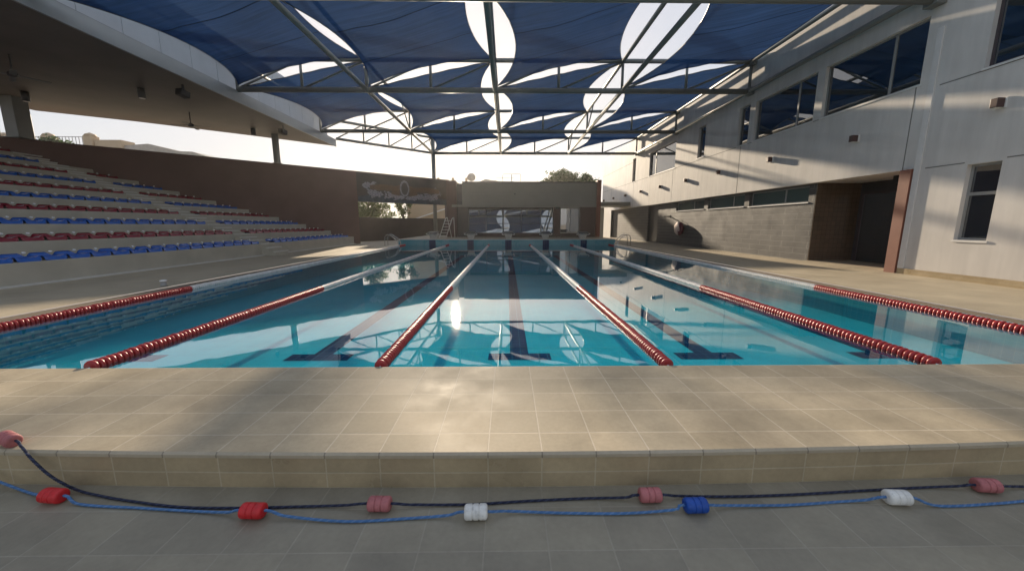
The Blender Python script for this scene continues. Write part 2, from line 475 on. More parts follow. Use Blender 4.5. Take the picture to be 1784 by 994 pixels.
mb = MB().box((PXL-.30, PY1, -.9), (PXR+.30, 31.5, ZF))
mb.f = [f for i, f in enumerate(mb.f) if i != 2]; mb.mi = mb.mi[:5]; mb.sm = mb.sm[:5]
struct(mb.build('far_deck', M['deck_side']))
# basin
pool = thing('pool_basin', 'turquoise tiled pool basin with dark blue lane lines', 'pool', (0,0,0)); pool['kind'] = 'structure'
mb = MB()
mb.poly([(PXL,PY0,ZP),(PXR,PY0,ZP),(PXR,PY1,ZP),(PXL,PY1,ZP)])
mb.m = 1
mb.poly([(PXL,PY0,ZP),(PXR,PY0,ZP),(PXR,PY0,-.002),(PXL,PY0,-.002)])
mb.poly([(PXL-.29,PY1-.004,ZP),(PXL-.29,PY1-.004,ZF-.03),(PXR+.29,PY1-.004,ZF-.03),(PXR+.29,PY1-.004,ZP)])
mb.m = 2
mb.poly([(PXL,PY0,ZP),(PXL,PY0,-.009),(PXL,PY1,-.009),(PXL,PY1,ZP)])
mb.poly([(PXR,PY0,ZP),(PXR,PY1,ZP),(PXR,PY1,-.009),(PXR,PY0,-.009)])
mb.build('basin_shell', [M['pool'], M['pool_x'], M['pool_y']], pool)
LX = [-5.05, -2.53, 0.16, 2.72, 5.15]
for x in LX:
    mb = MB(); z = ZP + .004
    mb.poly([(x-.125,4.86,z),(x+.125,4.86,z),(x+.125,20.9,z),(x-.125,20.9,z)])
    mb.poly([(x-.42,4.62,z),(x+.42,4.62,z),(x+.42,4.86,z),(x-.42,4.86,z)])
    mb.poly([(x-.5,20.9,z),(x+.5,20.9,z),(x+.5,21.16,z),(x-.5,21.16,z)])
    mb.build('lane_line', M['lane'], pool)
BX = [-4.72, -2.33, 0.06, 2.43, 4.82]
for x in BX:
    mb = MB(); mb.box((x-.20, PY1-.012, ZP+.01), (x+.20, PY1-.006, .27)); mb.build('target_panel', M['lane'], pool)
mb = MB().box((PXL-.29, PY1-.03, ZF-.03), (PXR+.29, PY1+.10, ZF+.006)); mb.build('end_wall_coping', M['stair_edge'], pool)
mb = MB(); mb.poly([(PXL,PY0,ZW),(PXR,PY0,ZW),(PXR,PY1-.004,ZW),(PXL,PY1-.004,ZW)])
w = mb.build('water', M['water']); struct(w)

# ---------------------------------------------------------------- lane ropes
def disc_prof():
    return [(.012,-.019),(.042,-.019),(.054,-.015),(.059,-.006),(.059,.006),(.054,.015),(.042,.019),(.012,.019)]
PITCH = .052
def float_mesh(matname):
    mb = MB(); mb.lathe(disc_prof(), (0,0,0), (0,1,0), 14)
    # fins of the wave eating disc
    o = mb.build('float', M[matname]); return o
ROPES = [(-6.32,-6.42,'long lane rope along the left pool edge'), (-3.74,-3.70,'lane rope second from the left pool edge'),
         (-1.15,-1.17,'lane rope left of the middle lane, crossing the sun glare'), (1.46,1.41,'lane rope right of the middle lane'),
         (3.94,3.98,'lane rope second from the right pool edge'), (6.27,6.40,'long lane rope along the right pool edge')]
protof = None
for xa, xb, lab in ROPES:
    rp = thing('lane_rope', 'red and white ' + lab, 'lane rope', (xa, PY0, ZW), 'lane ropes floating on the pool')
    y0 = PY0 + .06; y1 = PY1 - .1
    X = lambda y: xa + (xb - xa) * (y - PY0) / (PY1 - PY0)
    zc = ZW + .012
    MB().tube([(xa, PY0+.005, zc), (xb, PY1-.01, zc)], .006, 6).build('cable', M['chrome'], rp)
    n = int((y1 - y0) / PITCH); nred = 80
    farred = MB(); wh = MB()
    for i in range(n):
        y = y0 + (i + .5) * PITCH
        if i < nred:
            if protof is None:
                protof = float_mesh('rope_red'); o = protof
            else:
                o = protof.copy(); COL.objects.link(o)
            o.parent = rp; o.location = Vector((X(y), y, zc + random.uniform(-.004,.004))) - wloc(rp)
            o.rotation_euler = (random.uniform(-.09,.09), random.uniform(0,6.28), random.uniform(-.09,.09))
        elif i > n - 26:
            farred.lathe(disc_prof(), (X(y), y, zc), (0,1,0), 10)
        else:
            wh.lathe(disc_prof(), (X(y), y, zc + random.uniform(-.004,.004)), (random.uniform(-.06,.06),1,random.uniform(-.06,.06)), 10)
    o = wh.build('float', M['rope_white'], rp); o['kind'] = 'stuff'; o['label'] = 'white floats strung along the middle of the rope'
    o = farred.build('end_float', M['rope_red'], rp); o['kind'] = 'stuff'; o['label'] = 'red floats strung at the far end of the rope'

# ---------------------------------------------------------------- bleachers and seats
bl = thing('bleachers', 'stepped concrete spectator bleachers rising on the left of the pool', 'bleachers', (-9.9, 10, 0))
NROW = 10
def rowX(k): return -9.9 - (k-1) * 1.0           # k from 1
def rowZ(k): return .48 + .388 * (k-1)
def endY(x): return wallY(x) - .012
for k in range(1, NROW + 1):
    xf = rowX(k); xb = xf - 1.0 if k < NROW else xf - 1.6
    xf2 = xf
    z0 = 0 if k == 1 else rowZ(k-1) - .02
    poly = [(xf, -8), (xf, endY(xb) - .02), (xb, endY(xb) - .02 - 0.0), (xb, -8)]
    poly = [(xf, -8), (xf, min(endY(xf), endY(xb)+.75)), (xb, endY(xb)), (xb, -8)]
    bevel(MB().prism(poly, z0, rowZ(k)).build('seating_step', M['concrete'], bl), .015)
for k in range(1, NROW + 1):
    xf = rowX(k); zl = 0 if k == 1 else rowZ(k-1)
    H = rowZ(k) - zl
    for ha, h, d in ((0,.34,.56),(.34,.67,.28)):
        a = MB().box((xf+.002, 14.95, zl + .002 + H*ha), (xf + d, 15.8, zl + H*h)).build('aisle_step', M['concrete'], bl)
        MB().box((xf + d - .08, 14.93, zl + H*h - .030), (xf + d + .008, 15.82, zl + H*h + .010)).build('nosing', M['stair_edge'], a)
    a = MB().box((xf-.08, 14.93, rowZ(k)-.030), (xf+.008, 15.82, rowZ(k)+.010)).build('step_edge', M['stair_edge'], bl)
MB().box((-9.898, -8, .001), (-9.80, 24.0, .035)).build('base_kerb', M['stair_edge'], bl)

def seat_fn(side):
    W2 = .205
    def fn(u, v):
        # u: 0 front .. 1 back, v across
        x = .02 - .40 * u; y = (v - .5) * 2
        prof = [(-.03,0), (.035,.06), (.048,.14), (.035,.35), (.03,.6), (.045,.78), (.09,.90), (.128,.97), (.132,1.0)]
        z = 0
        for (z0, a), (z1, b) in zip(prof[:-1], prof[1:]):
            if a <= u <= b: z = z0 + (z1 - z0) * (u - a) / (b - a); break
        edge = max(0, abs(y) - .62) / .38
        if u < .8: z += .035 * edge * edge
        else: z -= .05 * edge * edge * (u - .8) / .2
        w = W2 * (1 - .10 * max(0, (u - .7) / .3) ** 2)
        return (x, y * w, z + (.0 if side else -.018))
    return fn
def seat_proto(mat):
    mb = MB(); nu, nv = 16, 12
    mb.grid(seat_fn(1), nu, nv, True, True); mb.grid(seat_fn(0), nu, nv, True)
    n1 = (nu+1) * (nv+1)
    rim = [i*(nv+1) for i in range(nu+1)] + [nu*(nv+1)+j for j in range(1, nv+1)] + [i*(nv+1)+nv for i in range(nu-1, -1, -1)] + [j for j in range(nv-1, 0, -1)]
    for a, b in zip(rim, rim[1:] + rim[:1]):
        mb.face((a, b, b + n1, a + n1), True)
    return mb.build('shell', mat)
shells = {'blue': None, 'red': None}
br_mesh = None; glint_mesh = None
ctx_row = ['', 'lowest', 'second', 'third', 'fourth', 'fifth', 'sixth', 'seventh', 'eighth', 'ninth', 'topmost']
for k in range(1, NROW + 1):
    col = 'blue' if k % 2 else 'red'
    xs_ = rowX(k) - .03
    ymin = (-xs_ / 1.36) - 4.6
    ys = []
    i = 0
    while 14.66 - i * .462 > ymin: ys.append((14.66 - i * .462, 'near', i + 1)); i += 1
    i = 0; yend = endY(rowX(k) - 1.0) - .25
    while 16.05 + i * .462 < yend: ys.append((16.05 + i * .462, 'far', i + 1)); i += 1
    for y, blk, n in ys:
        rowtxt = 'lowest row' if k == 1 else ('topmost row' if k == NROW else ORD[k] + ' row up')
        t = thing('stadium_seat', '%s bucket seat, %s, %s from the aisle stairs in the %s block' % (col, rowtxt, ORD[n], blk), 'seat', (xs_, y, rowZ(k)), '%s plastic seats on the bleachers' % col)
        if shells[col] is None:
            shells[col] = seat_proto(M['seat_' + col]); o = shells[col]
        else:
            o = shells[col].copy(); COL.objects.link(o)
        o.parent = t; o.location = (0, 0, .03)
        if glint_mesh is None:
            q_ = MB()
            q_.lathe([(.001,-.03),(.020,-.03),(.024,.004),(.022,.008),(.001,.008)], (-.340,.135,.170), (.80,0,.60), 12)  # glint put in as a small pale disc on the back rim
            glint_mesh = q_.build('rim_glint', M['tag']); o = glint_mesh  # M['tag'] holds the painted glint colour
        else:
            o = glint_mesh.copy(); COL.objects.link(o)
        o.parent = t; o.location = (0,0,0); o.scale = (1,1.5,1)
        if br_mesh is None:
            b_ = MB().box((-.30,-.05,.002), (-.08,.05,.055)); br_mesh = b_.build('mounting_bracket', M['dark']); o = br_mesh
        else:
            o = br_mesh.copy(); COL.objects.link(o)
        o.parent = t; o.location = (0,0,0)

# ---------------------------------------------------------------- oblique boundary wall, mural, fence
def obl(s, off, z):             # point on the oblique line: s metres along from (-9.65, 24.39), off metres behind it
    p = Vector((-9.65, 24.39, 0)) + U * s - NRM * off
    return (p.x, p.y, z)
def oblbox(mb, s0, s1, o0, o1, z0, z1):
    n = len(mb.v)
    for z in (z0, z1):
        for s, o in ((s0,o0),(s1,o0),(s1,o1),(s0,o1)): mb.v.append(obl(s, o, z))
    for q in ((0,3,2,1),(4,5,6,7),(0,1,5,4),(1,2,6,5),(2,3,7,6),(3,0,4,7)): mb.face([n+i for i in q])
    return mb
bw = thing('boundary_wall', 'long dark brown rendered wall behind the bleachers', 'wall', obl(0,0,0))
oblbox(MB(), -34, 0, 0, .25, 0, 4.54).build('wall_panel', M['brownwall'], bw)
oblbox(MB(), -34, 7.0, -.02, .27, 4.54, 4.60).build('coping', M['brownwall'], bw)
oblbox(MB(), 6.75, 7.45, -.02, .28, 0, 4.538).build('end_pillar', M['fin_dark'], bw)
mu = thing('mural_banner', 'dark banner above the opening printed with a butterfly swimmer spreading both arms', 'banner', obl(3.4,0,2.7))
M['mural'] = plain('mural_print', (.055,.048,.042), .5, var=.25, scale=2)
M['skin'] = plain('printed_skin', (.12,.068,.038), .5, var=.35, scale=9)
M['splash'] = plain('printed_splash', (.25,.25,.29), .5, var=.5, scale=11)
M['deepwater'] = plain('printed_water', (.045,.065,.085), .5, var=.5, scale=5)
oblbox(MB(), .0, 6.75, .0, .24, 2.71, 4.538).build('banner_board', M['mural'], mu)
def art(name, polys, mat, off):
    mb = MB()
    for P in polys:
        oblpts = [obl(s, off, z) for s, z in P]
        mb.poly(oblpts)
    return mb.build(name, mat, mu)
def ragged(s0, s1, zlo, zhi, n, jit, seed):
    rr = random.Random(seed)
    top = [(s0 + (s1-s0)*i/n, zhi(i/n) + rr.uniform(-jit, jit)) for i in range(n+1)]
    bot = [(s0 + (s1-s0)*i/n, zlo(i/n) + rr.uniform(-jit, jit)) for i in range(n+1)]
    out = []
    for i in range(n): out.append([bot[i], bot[i+1], top[i+1], top[i]])
    return out
art('printed_water', ragged(.05, 6.7, lambda u: 2.72, lambda u: 3.05 + .12*math.sin(u*9), 22, .0, 1), M['deepwater'], -.004)
rs = random.Random(21)
def drops(n, s0, s1, zf, spread, r0, r1):
    mb = MB()
    for q in range(n):
        u = rs.random(); c = s0 + (s1-s0)*u; z = zf(u) + rs.gauss(0, spread)
        a = rs.uniform(r0, r1)*rs.uniform(.8, 2.4); b = rs.uniform(r0, r1); off = -.006 - q*.00003
        ph = rs.random()*6
        mb.poly([obl(c + a*math.cos(t_*.5236)*(1+.25*math.sin(3*t_*.5236+ph)), off, max(2.73, z + b*math.sin(t_*.5236)*(1+.25*math.cos(2*t_*.5236+ph)))) for t_ in range(12)])
    return mb
def splash(*ds):
    mb = MB()
    for z_ in ds:
        n = len(mb.v); mb.v += z_.v
        for f_ in z_.f: mb.face([n + q for q in f_])
    return mb.build('printed_splash', M['splash'], mu)
splash(drops(70, .8, 2.9, lambda u: 3.32 - .12*u, .10, .03, .11), drops(30, .45, 1.2, lambda u: 3.75, .10, .03, .09))
splash(drops(70, 3.7, 6.0, lambda u: 3.15 + .12*u, .09, .03, .11), drops(40, 2.5, 4.0, lambda u: 3.08, .07, .02, .08), drops(20, 5.7, 6.2, lambda u: 3.62, .10, .02, .06))
arm = lambda a, b: ragged(a, b, lambda u: 3.52 - .05*math.sin(u*3.1), lambda u: 3.78 + .12*math.sin(u*3.1), 14, .02, 6)
art('printed_arms', arm(.85, 2.75) + arm(3.85, 6.1) + [[(2.3,3.3),(2.9,3.2),(3.0,3.95),(2.4,3.8)], [(3.65,3.2),(4.3,3.3),(4.2,3.75),(3.6,3.95)]], M['skin'], -.012)
hd = [(3.3 + .36*math.cos(a*math.pi/12), 3.72 + .55*math.sin(a*math.pi/12)) for a in range(24)]
hd2 = [(3.3 + .25*math.cos(a*math.pi/12), 3.70 + .42*math.sin(a*math.pi/12)) for a in range(24)]
mb = MB()
for i in range(24):
    j = (i+1) % 24
    mb.poly([obl(*(hd[i][0], -.016, hd[i][1])), obl(hd[j][0], -.016, hd[j][1]), obl(hd2[j][0], -.016, hd2[j][1]), obl(hd2[i][0], -.016, hd2[i][1])])
mb.build('printed_spray', M['splash'], mu)
art('printed_head', [hd2], M['mural'], -.017)
fe = thing('low_fence', 'low dark solid fence behind the opening under the swimmer banner', 'fence', obl(4,4.6,0))
oblbox(MB(), -4, 12, 3.3, 3.42, 0, 1.70).build('fence_panel', M['darkfence'], fe)
oblbox(MB(), -4, 12, 3.27, 3.45, 1.70, 1.75).build('top_rail', M['dark'], fe)

# ---------------------------------------------------------------- left canopy over the bleachers
cn = thing('spectator_canopy', 'dark roof canopy with pale fascia over the bleachers', 'canopy', (-15, 14, 6.15))
soff = [(-10.95,-6), (-10.95,24.62), (-14.7,21.56), (-17.92,19.07), (-20.62,17.37), (-20.68,16.97), (-20.64,16.2), (-20.64,-6)]
MB().prism(soff, 6.15, 6.52).build('soffit', M['soffit'], cn)
MB().box((-10.945,-6,6.12), (-10.88,24.66,6.56)).build('edge_trim', M['trim'], cn)
mb = MB(); mb.box((-11.25,-6,6.56), (-10.99,24.5,6.62))
mb.build('gutter', M['dark'], cn)
mb = MB()
y = -6.0
while y < 24:
    mb.box((-11.34, y, 6.62), (-11.27, min(y+1.185, 24.4), 8.6)); y += 1.2
mb.build('fascia_panel', M['fascia'], cn)
MB().box((-11.46,-6,6.525), (-11.36,24.3,8.58)).build('backing', M['dark'], cn)
for x, y, r, lab in ((-12.82,21.50,.17,'far'), (-19.34,15.62,.34,'near')):
    c = thing('canopy_column', 'grey column rising from the brown wall to the canopy, %s one' % ('thin right hand' if lab == 'far' else 'stout left hand'), 'column', (x - NRM.x*.13, y - NRM.y*.13, 0), 'columns carrying the spectator canopy')
    px, py = x - NRM.x*.0, y - NRM.y*.0
    bevel(MB().box((px-r*.75,py-r*.75,4.605), (px+r*.75,py+r*.75,6.149)).build('shaft', M['steel'], c), .02)
    MB().box((px-r,py-r,4.603), (px+r,py+r,4.63)).build('base_plate', M['steel'], c)
c = thing('drain_pipe', 'thin pale pipe beside the stout left canopy column', 'pipe', (-19.75,15.3,4.6))
MB().tube([(-19.75,15.28,4.60),(-19.75,15.28,6.15)], .055, 10).build('pipe_run', M['steel_l'], c)
MB().tube([(-19.75,15.28,5.1),(-19.75,15.28,5.14)], .075, 10).build('pipe_clip', M['dark'], c)
# fans, downlights and speakers under the soffit
fanp = None
for i, (x, y) in enumerate(((-14.1,17.5), (-14.6,11.9))):
    lab = ('ceiling fan with four thin blades under the canopy, nearer the far tip', 'dark ceiling fan under the canopy, at the left edge above the bleachers')[i]
    if fanp is None:
        fanp = thing('ceiling_fan', lab, 'ceiling fan', (x, y, 6.15), 'ceiling fans under the canopy')
        local(MB().tube([(0,0,-.002),(0,0,-.48)], .02, 8), 'rod', M['dark'], fanp)
        local(MB().lathe([(.03,-.62),(.10,-.60),(.12,-.55),(.11,-.50),(.03,-.47)], (0,0,0), (0,0,1), 16), 'motor', M['dark'], fanp)
        for a in range(4):
            t_ = R(20 + 90*a); d = Vector((math.cos(t_), math.sin(t_), 0))
            local(MB().bar(d*.1 + Vector((0,0,-.56)), d*.72 + Vector((0,0,-.58)), .13, .012), 'blade', M['steel'], fanp)
    else:
        f2 = copy_tree(fanp); f2.location = (x, y, 6.15); f2['label'] = lab; f2.rotation_euler = (0,0,R(33))
dl = None
for (x, y), lab in (((-13.4,14.6),'middle one, left of the speaker'), ((-18.1,15.0),'leftmost, by the stout column'), ((-13.2,20.3),'farthest, near the canopy tip')):
    lab = 'cylindrical dark downlight under the canopy, ' + lab
    if dl is None:
        dl = thing('downlight', lab, 'lamp', (x, y, 6.15), 'downlights under the canopy')
        local(MB().lathe([(.11,-.34),(.11,-.004)], (0,0,0), (0,0,1), 18), 'can', M['dark'], dl)
        local(MB().lathe([(.085,-.352),(.085,-.342)], (0,0,0), (0,0,1), 18), 'lens', M['lampglow'], dl)
    else:
        d2 = copy_tree(dl); d2.location = (x, y, 6.15); d2['label'] = lab
sp = None
for (x, y), lab in (((-11.55,14.2),'nearer the camera'), ((-11.3,19.7),'near the canopy tip')):
    lab = 'black box loudspeaker hung under the canopy edge, ' + lab
    if sp is None:
        sp = thing('loudspeaker', lab, 'speaker', (x, y, 6.15), 'loudspeakers under the canopy')
        q = MB(); q.bar((-.05,-.16,-.27), (.0,.16,-.33), .26, .22); bevel(local(q, 'cabinet', M['black'], sp), .02)
        local(MB().bar((0,0,-.003), (0,0,-.24), .05, .05), 'bracket', M['dark'], sp)
    else:
        d2 = copy_tree(sp); d2.location = (x, y, 6.15); d2['label'] = lab

# ---------------------------------------------------------------- steel roof frame
def truss(i):
    y = TY[i]
    xs0 = 1 if i == 3 else 0
    zb = 6.40 if i == 0 else ZB
    names = ['nearest the camera, above the top edge', 'nearest one fully in view', 'middle one', 'farthest, ending on the column']
    t = thing('roof_truss', 'grey steel truss spanning the pool under the sails, ' + names[i], 'truss', (TX[xs0], y, zb), 'trusses across the pool')
    MB().tube([(TX[xs0], y, zb), (10.02 if i else 10.02, y, zb)], .105, 12).build('bottom_chord', M['steel'], t)
    MB().tube([(TX[xs0], y, ZT), (10.02, y, ZT)], .085, 12).build('top_chord', M['steel'], t)
    for k in range(xs0, 4):
        a, b = TX[k], TX[k+1]; m = (a+b)/2
        for x in (a, m):
            MB().tube([(x, y, zb), (x, y, ZT)], .058, 8).build('post', M['steel'], t)
        for x0, x1 in ((a, m), (m, b)):
            MB().tube([(x0+.02, y, zb+.04), (x1-.02, y, ZT-.04)], .042, 8).build('diagonal', M['steel'], t)
    MB().tube([(9.95, y, zb), (9.95, y, ZT)], .06, 8).build('post', M['steel'], t)
    for z in (zb, ZT):
        bevel(MB().box((9.86, y-.16, z-.14), (10.085, y+.16, z+.14)).build('wall_bracket', M['steel'], t), .01)
for i in range(4): truss(i)
names = ['along the canopy fascia', 'above the second lane rope, left of the middle', 'straight overhead near the middle of the picture', 'right of the middle, over the right lanes', 'along the right building wall']
for k, x in enumerate(TX):
    y1 = 24.6 if k == 0 else TY[3]
    for z, r, w in ((ZB, .085, 'lower'), (ZT, .075, 'upper')):
        if k == 0 and w == 'lower': continue      # the gutter runs there
        y0 = 2.0
        MB_ = MB().tube([(x, y0, z), (x, y1, z)], r, 10)
        t = MB_.build('roof_tube', M['steel'], None, (x, y0, z))
        tag(t, '%s grey steel tube running lengthwise %s' % (w, names[k]), 'tube', 'lengthwise roof tubes')
for k in (1, 2, 3):
    for i in (1, 2):
        ya, yb = TY[i], TY[i+1]
        o = MB().tube([(TX[k], yb-1.6, ZT), (TX[k], yb-.05, ZB+.05)], .035, 8).build('cross_brace', M['steel'], None, (TX[k], yb, ZB))
        tag(o, 'thin slanting brace at the %s truss, on the %s lengthwise tube line' % ({1:'middle', 2:'farthest'}[i], {1:'left', 2:'central', 3:'right'}[k]), 'brace', 'slanting roof braces')
# oblique end truss from the canopy tip to the free column
t = thing('oblique_truss', 'slanted end truss from the canopy tip to the brown column', 'truss', (-10.9, 24.7, ZB))
A, B = Vector((-10.9, 24.75, 0)), Vector((-5.68, 29.5, 0))
MB().tube([A + Vector((0,0,ZB)), B + Vector((0,0,ZB))], .085, 10).build('bottom_chord', M['steel'], t)
MB().tube([A + Vector((0,0,ZT-.02)), B + Vector((0,0,ZT-.02))], .085, 10).build('top_chord', M['steel'], t)
for k in range(5):
    P = A.lerp(B, k/4)
    if 0 < k < 4: MB().tube([P + Vector((0,0,ZB)), P + Vector((0,0,ZT))], .05, 8).build('post', M['steel'], t)
    if k < 4:
        Q = A.lerp(B, (k+1)/4); MB().tube([P + Vector((0,0,ZB)), Q + Vector((0,0,ZT))], .04, 8).build('diagonal', M['steel'], t)
t = thing('roof_column', 'single brown grey column carrying the far corner of the steel frame', 'column', (-5.68, 29.5, 0))
MB().tube([(-5.68,29.5,.0), (-5.68,29.5,ZT+.1)], .15, 16).build('shaft', M['steel'], t)
MB().box((-5.95,29.23,.001), (-5.41,29.77,.04)).build('base_plate', M['steel'], t)

# ---------------------------------------------------------------- shade sails
rowname = ['nearest', 'middle', 'farthest']; colname = ['by the left canopy', 'left of the middle', 'right of the middle', 'by the right building']
for r in range(3):
    for k in range(4):
        if r == 2 and k == 0: continue
        x0, x1 = TX[k] + .10, TX[k+1] - .10; y0, y1 = TY[r] + .12, TY[r+1] - .12
        zl0 = ZB + .12 if r else 6.52; zh = ZT + .02
        sl = .68; sr = .68 if k < 3 else .12; sn = .05; sf = .26
        if k == 0: sl = 1.0
        def P(a, b, e, sag=0):
            return a.lerp(b, e)
        c00, c10, c01, c11 = Vector((x0,y0,zl0)), Vector((x1,y0,zh)), Vector((x0,y1,ZB+.12)), Vector((x1,y1,zh))
        def fn(u, v):
            pb = lambda s: 4*s*(1-s)
            near = c00.lerp(c10, u) + Vector((0, sn*pb(u), .05*pb(u)))
            far = c01.lerp(c11, u) + Vector((0, -sf*pb(u), .13*pb(u)))
            left = c00.lerp(c01, v) + Vector((sl*pb(v), 0, .10*pb(v)))
            right = c10.lerp(c11, v) + Vector((-sr*pb(v), 0, -.06*pb(v)))
            bil = c00*(1-u)*(1-v) + c10*u*(1-v) + c01*(1-u)*v + c11*u*v
            p = near*(1-v) + far*v + left*(1-u) + right*u - bil
            p.z -= .24*pb(u)*pb(v)
            p.z += .03*math.sin(u*9+k)*math.sin(v*5+r*2)*pb(v)*pb(u)
            p.z += .012*math.sin(u*31 + v*7)*(1-pb(u)*pb(v))
            return p
        t = thing('shade_sail', 'blue shade sail in the %s row overhead, %s' % (rowname[r], colname[k]), 'shade sail', tuple(c00), 'blue shade sails over the pool')
        nu = nv = 28
        o = MB().grid(fn, nu, nv).build('cloth', M['sail'], t)
        uvl = o.data.uv_layers.new(name='UVMap')
        for lp in o.data.loops:
            i, j = divmod(lp.vertex_index, nv+1)
            uvl.data[lp.index].uv = (i/nu + k*3.1, j/nv + r)
        for edge in range(4):
            pts = [fn(*((s/20, 0), (s/20, 1), (0, s/20), (1, s/20))[edge]) for s in range(21)]
            MB().tube(pts, .014, 6).build('edge_cable', M['dark'], t)
        for c, tx, zz in ((c00, TX[k], ZB), (c01, TX[k], ZB), (c10, TX[k+1], ZT), (c11, TX[k+1], ZT)):
            MB().tube([c, (tx, c.y + (-.1 if c is c00 or c is c10 else .1), zz)], .016, 6).build('corner_shackle', M['steel'], t)

# ---------------------------------------------------------------- right building
rb = thing('main_building', 'two storey pale plaster building along the right side', 'building', (XR, 20, 0))
YN, YFAR = -8.0, 39.9
ZPAR = 7.95
holes = []                       # (y0, y1, z0, z1)
UP = [(9.55,12.45,4.62,6.14), (12.76,15.77,4.62,6.14), (16.12,16.83,4.62,6.2), (19.58,20.27,4.70,6.24), (22.9,27.0,4.62,6.2), (29.85,30.6,4.62,6.4), (5.9,8.30,4.50,6.14)]
GW = (7.68, 8.26, .90, 2.53)
holes += UP + [GW]
LOWTOP = 2.60; BLK0, BLK1 = 9.42, 36.3      # lower storey zone that sits back
holes.append((BLK0, BLK1, -.3, LOWTOP))
def wall_grid(mb, x, y0, y1, z0, z1, holes):
    ys = sorted({y0, y1, *[h[0] for h in holes], *[h[1] for h in holes]})
    zs = sorted({z0, z1, *[h[2] for h in holes], *[h[3] for h in holes]})
    ys = [y for y in ys if y0 <= y <= y1]; zs = [z for z in zs if z0 <= z <= z1]
    for a, b in zip(ys[:-1], ys[1:]):
        for c, d in zip(zs[:-1], zs[1:]):
            m, n = (a+b)/2, (c+d)/2
            if any(h[0] < m < h[1] and h[2] < n < h[3] for h in holes): continue
            mb.poly([(x,a,c),(x,a,d),(x,b,d),(x,b,c)])
mb = MB()
wall_grid(mb, XR, YN, YFAR, -.3, ZPAR, holes)
mb.poly([(XR,YFAR,-.3),(XR,YFAR,ZPAR),(22,YFAR,ZPAR),(22,YFAR,-.3)])
mb.poly([(XR,YN,-.3),(22,YN,-.3),(22,YN,ZPAR),(XR,YN,ZPAR)])
mb.poly([(22,YN,-.3),(22,YFAR,-.3),(22,YFAR,ZPAR),(22,YN,ZPAR)])
mb.poly([(XR,YN,ZPAR),(22,YN,ZPAR),(22,YFAR,ZPAR),(XR,YFAR,ZPAR)])
for (a, b, c, d) in UP + [GW]:
    e = XR + .16
    mb.poly([(XR,a,c),(XR,b,c),(e,b,c),(e,a,c)]); mb.poly([(XR,a,d),(e,a,d),(e,b,d),(XR,b,d)])
    mb.poly([(XR,a,c),(e,a,c),(e,a,d),(XR,a,d)]); mb.poly([(XR,b,c),(XR,b,d),(e,b,d),(e,b,c)])
mb.build('wall', M['plaster'], rb)
# joints
mb = MB()
def hj(y0, y1, z): mb.box((XR-.003, y0, z-.012), (XR+.02, y1, z+.012))
def vj(y, z0, z1): mb.box((XR-.003, y-.012, z0), (XR+.02, y+.012, z1))
vj(16.55, LOWTOP, 4.6); vj(23.1, LOWTOP, 4.6); vj(30.2, LOWTOP, 4.6); vj(9.62, LOWTOP, 4.6); vj(36.5, LOWTOP, 4.6)
hj(9.64, 39.8, 4.585); hj(YN, 9.1, 4.45); hj(8.32, 9.1, 2.58); hj(YN, 7.62, 2.58)
hj(30.7, 39.8, 3.2+2.95)
mb.build('panel_joint', M['joint'], rb)
# windows
def win(parent, y0, y1, z0, z1, mull, fm, gm, x=XR+.10, bar=None, name='window'):
    f = MB(); w_ = .05
    f.box((x, y0, z0), (x+.05, y0+w_, z1)); f.box((x, y1-w_, z0), (x+.05, y1, z1))
    f.box((x, y0+w_, z0), (x+.05, y1-w_, z0+w_)); f.box((x, y0+w_, z1-w_), (x+.05, y1-w_, z1))
    for m_ in mull: f.box((x-.004, m_-.03, z0+w_), (x+.05, m_+.03, z1-w_))
    if bar: f.box((x-.004, y0+w_, bar-.035), (x+.05, y1-w_, bar+.035))
    o = f.build(name, fm, parent)
    cuts = [y0+w_] + [c for m_ in mull for c in (m_-.03, m_+.03)] + [y1-w_]
    zc = [z0+w_] + ([bar-.035, bar+.035] if bar else []) + [z1-w_]
    for a, b in zip(cuts[::2], cuts[1::2]):
        for c, d in zip(zc[::2], zc[1::2]):
            MB().box((x+.018, a, c), (x+.035, b, d)).build('pane', gm, o)
    return o
mull = {0: [10.4], 1: [13.6], 2: [], 3: [], 4: [26.1], 5: [], 6: []}
for i, h in enumerate(UP): win(rb, *h, mull[i], M['frame_d'] if i == 6 else M['frame'], M['glass'])
win(rb, *GW, [], M['frame'], M['glass'], bar=1.90)
for i, (a, b, c, d) in enumerate(UP + [GW]):
    MB().box((XR-.02, a-.03, c-.045), (XR+.15, b+.03, c-.004)).build('window_sill', M['sill'], rb)
# roller box / plinth / fin / downpipe
MB().box((XR-.03, YN, -.3), (XR-.002, 9.32, .14)).build('plinth', M['riser'], rb)
MB().box((XR-.06, 9.35, .0), (XR+.42, 9.62, LOWTOP-.002)).build('porch_fin', M['fin'], rb)
MB().box((XR-.035, 9.19, .14), (XR-.003, 9.32, 5.75)).build('downpipe', M['pipe'], rb)
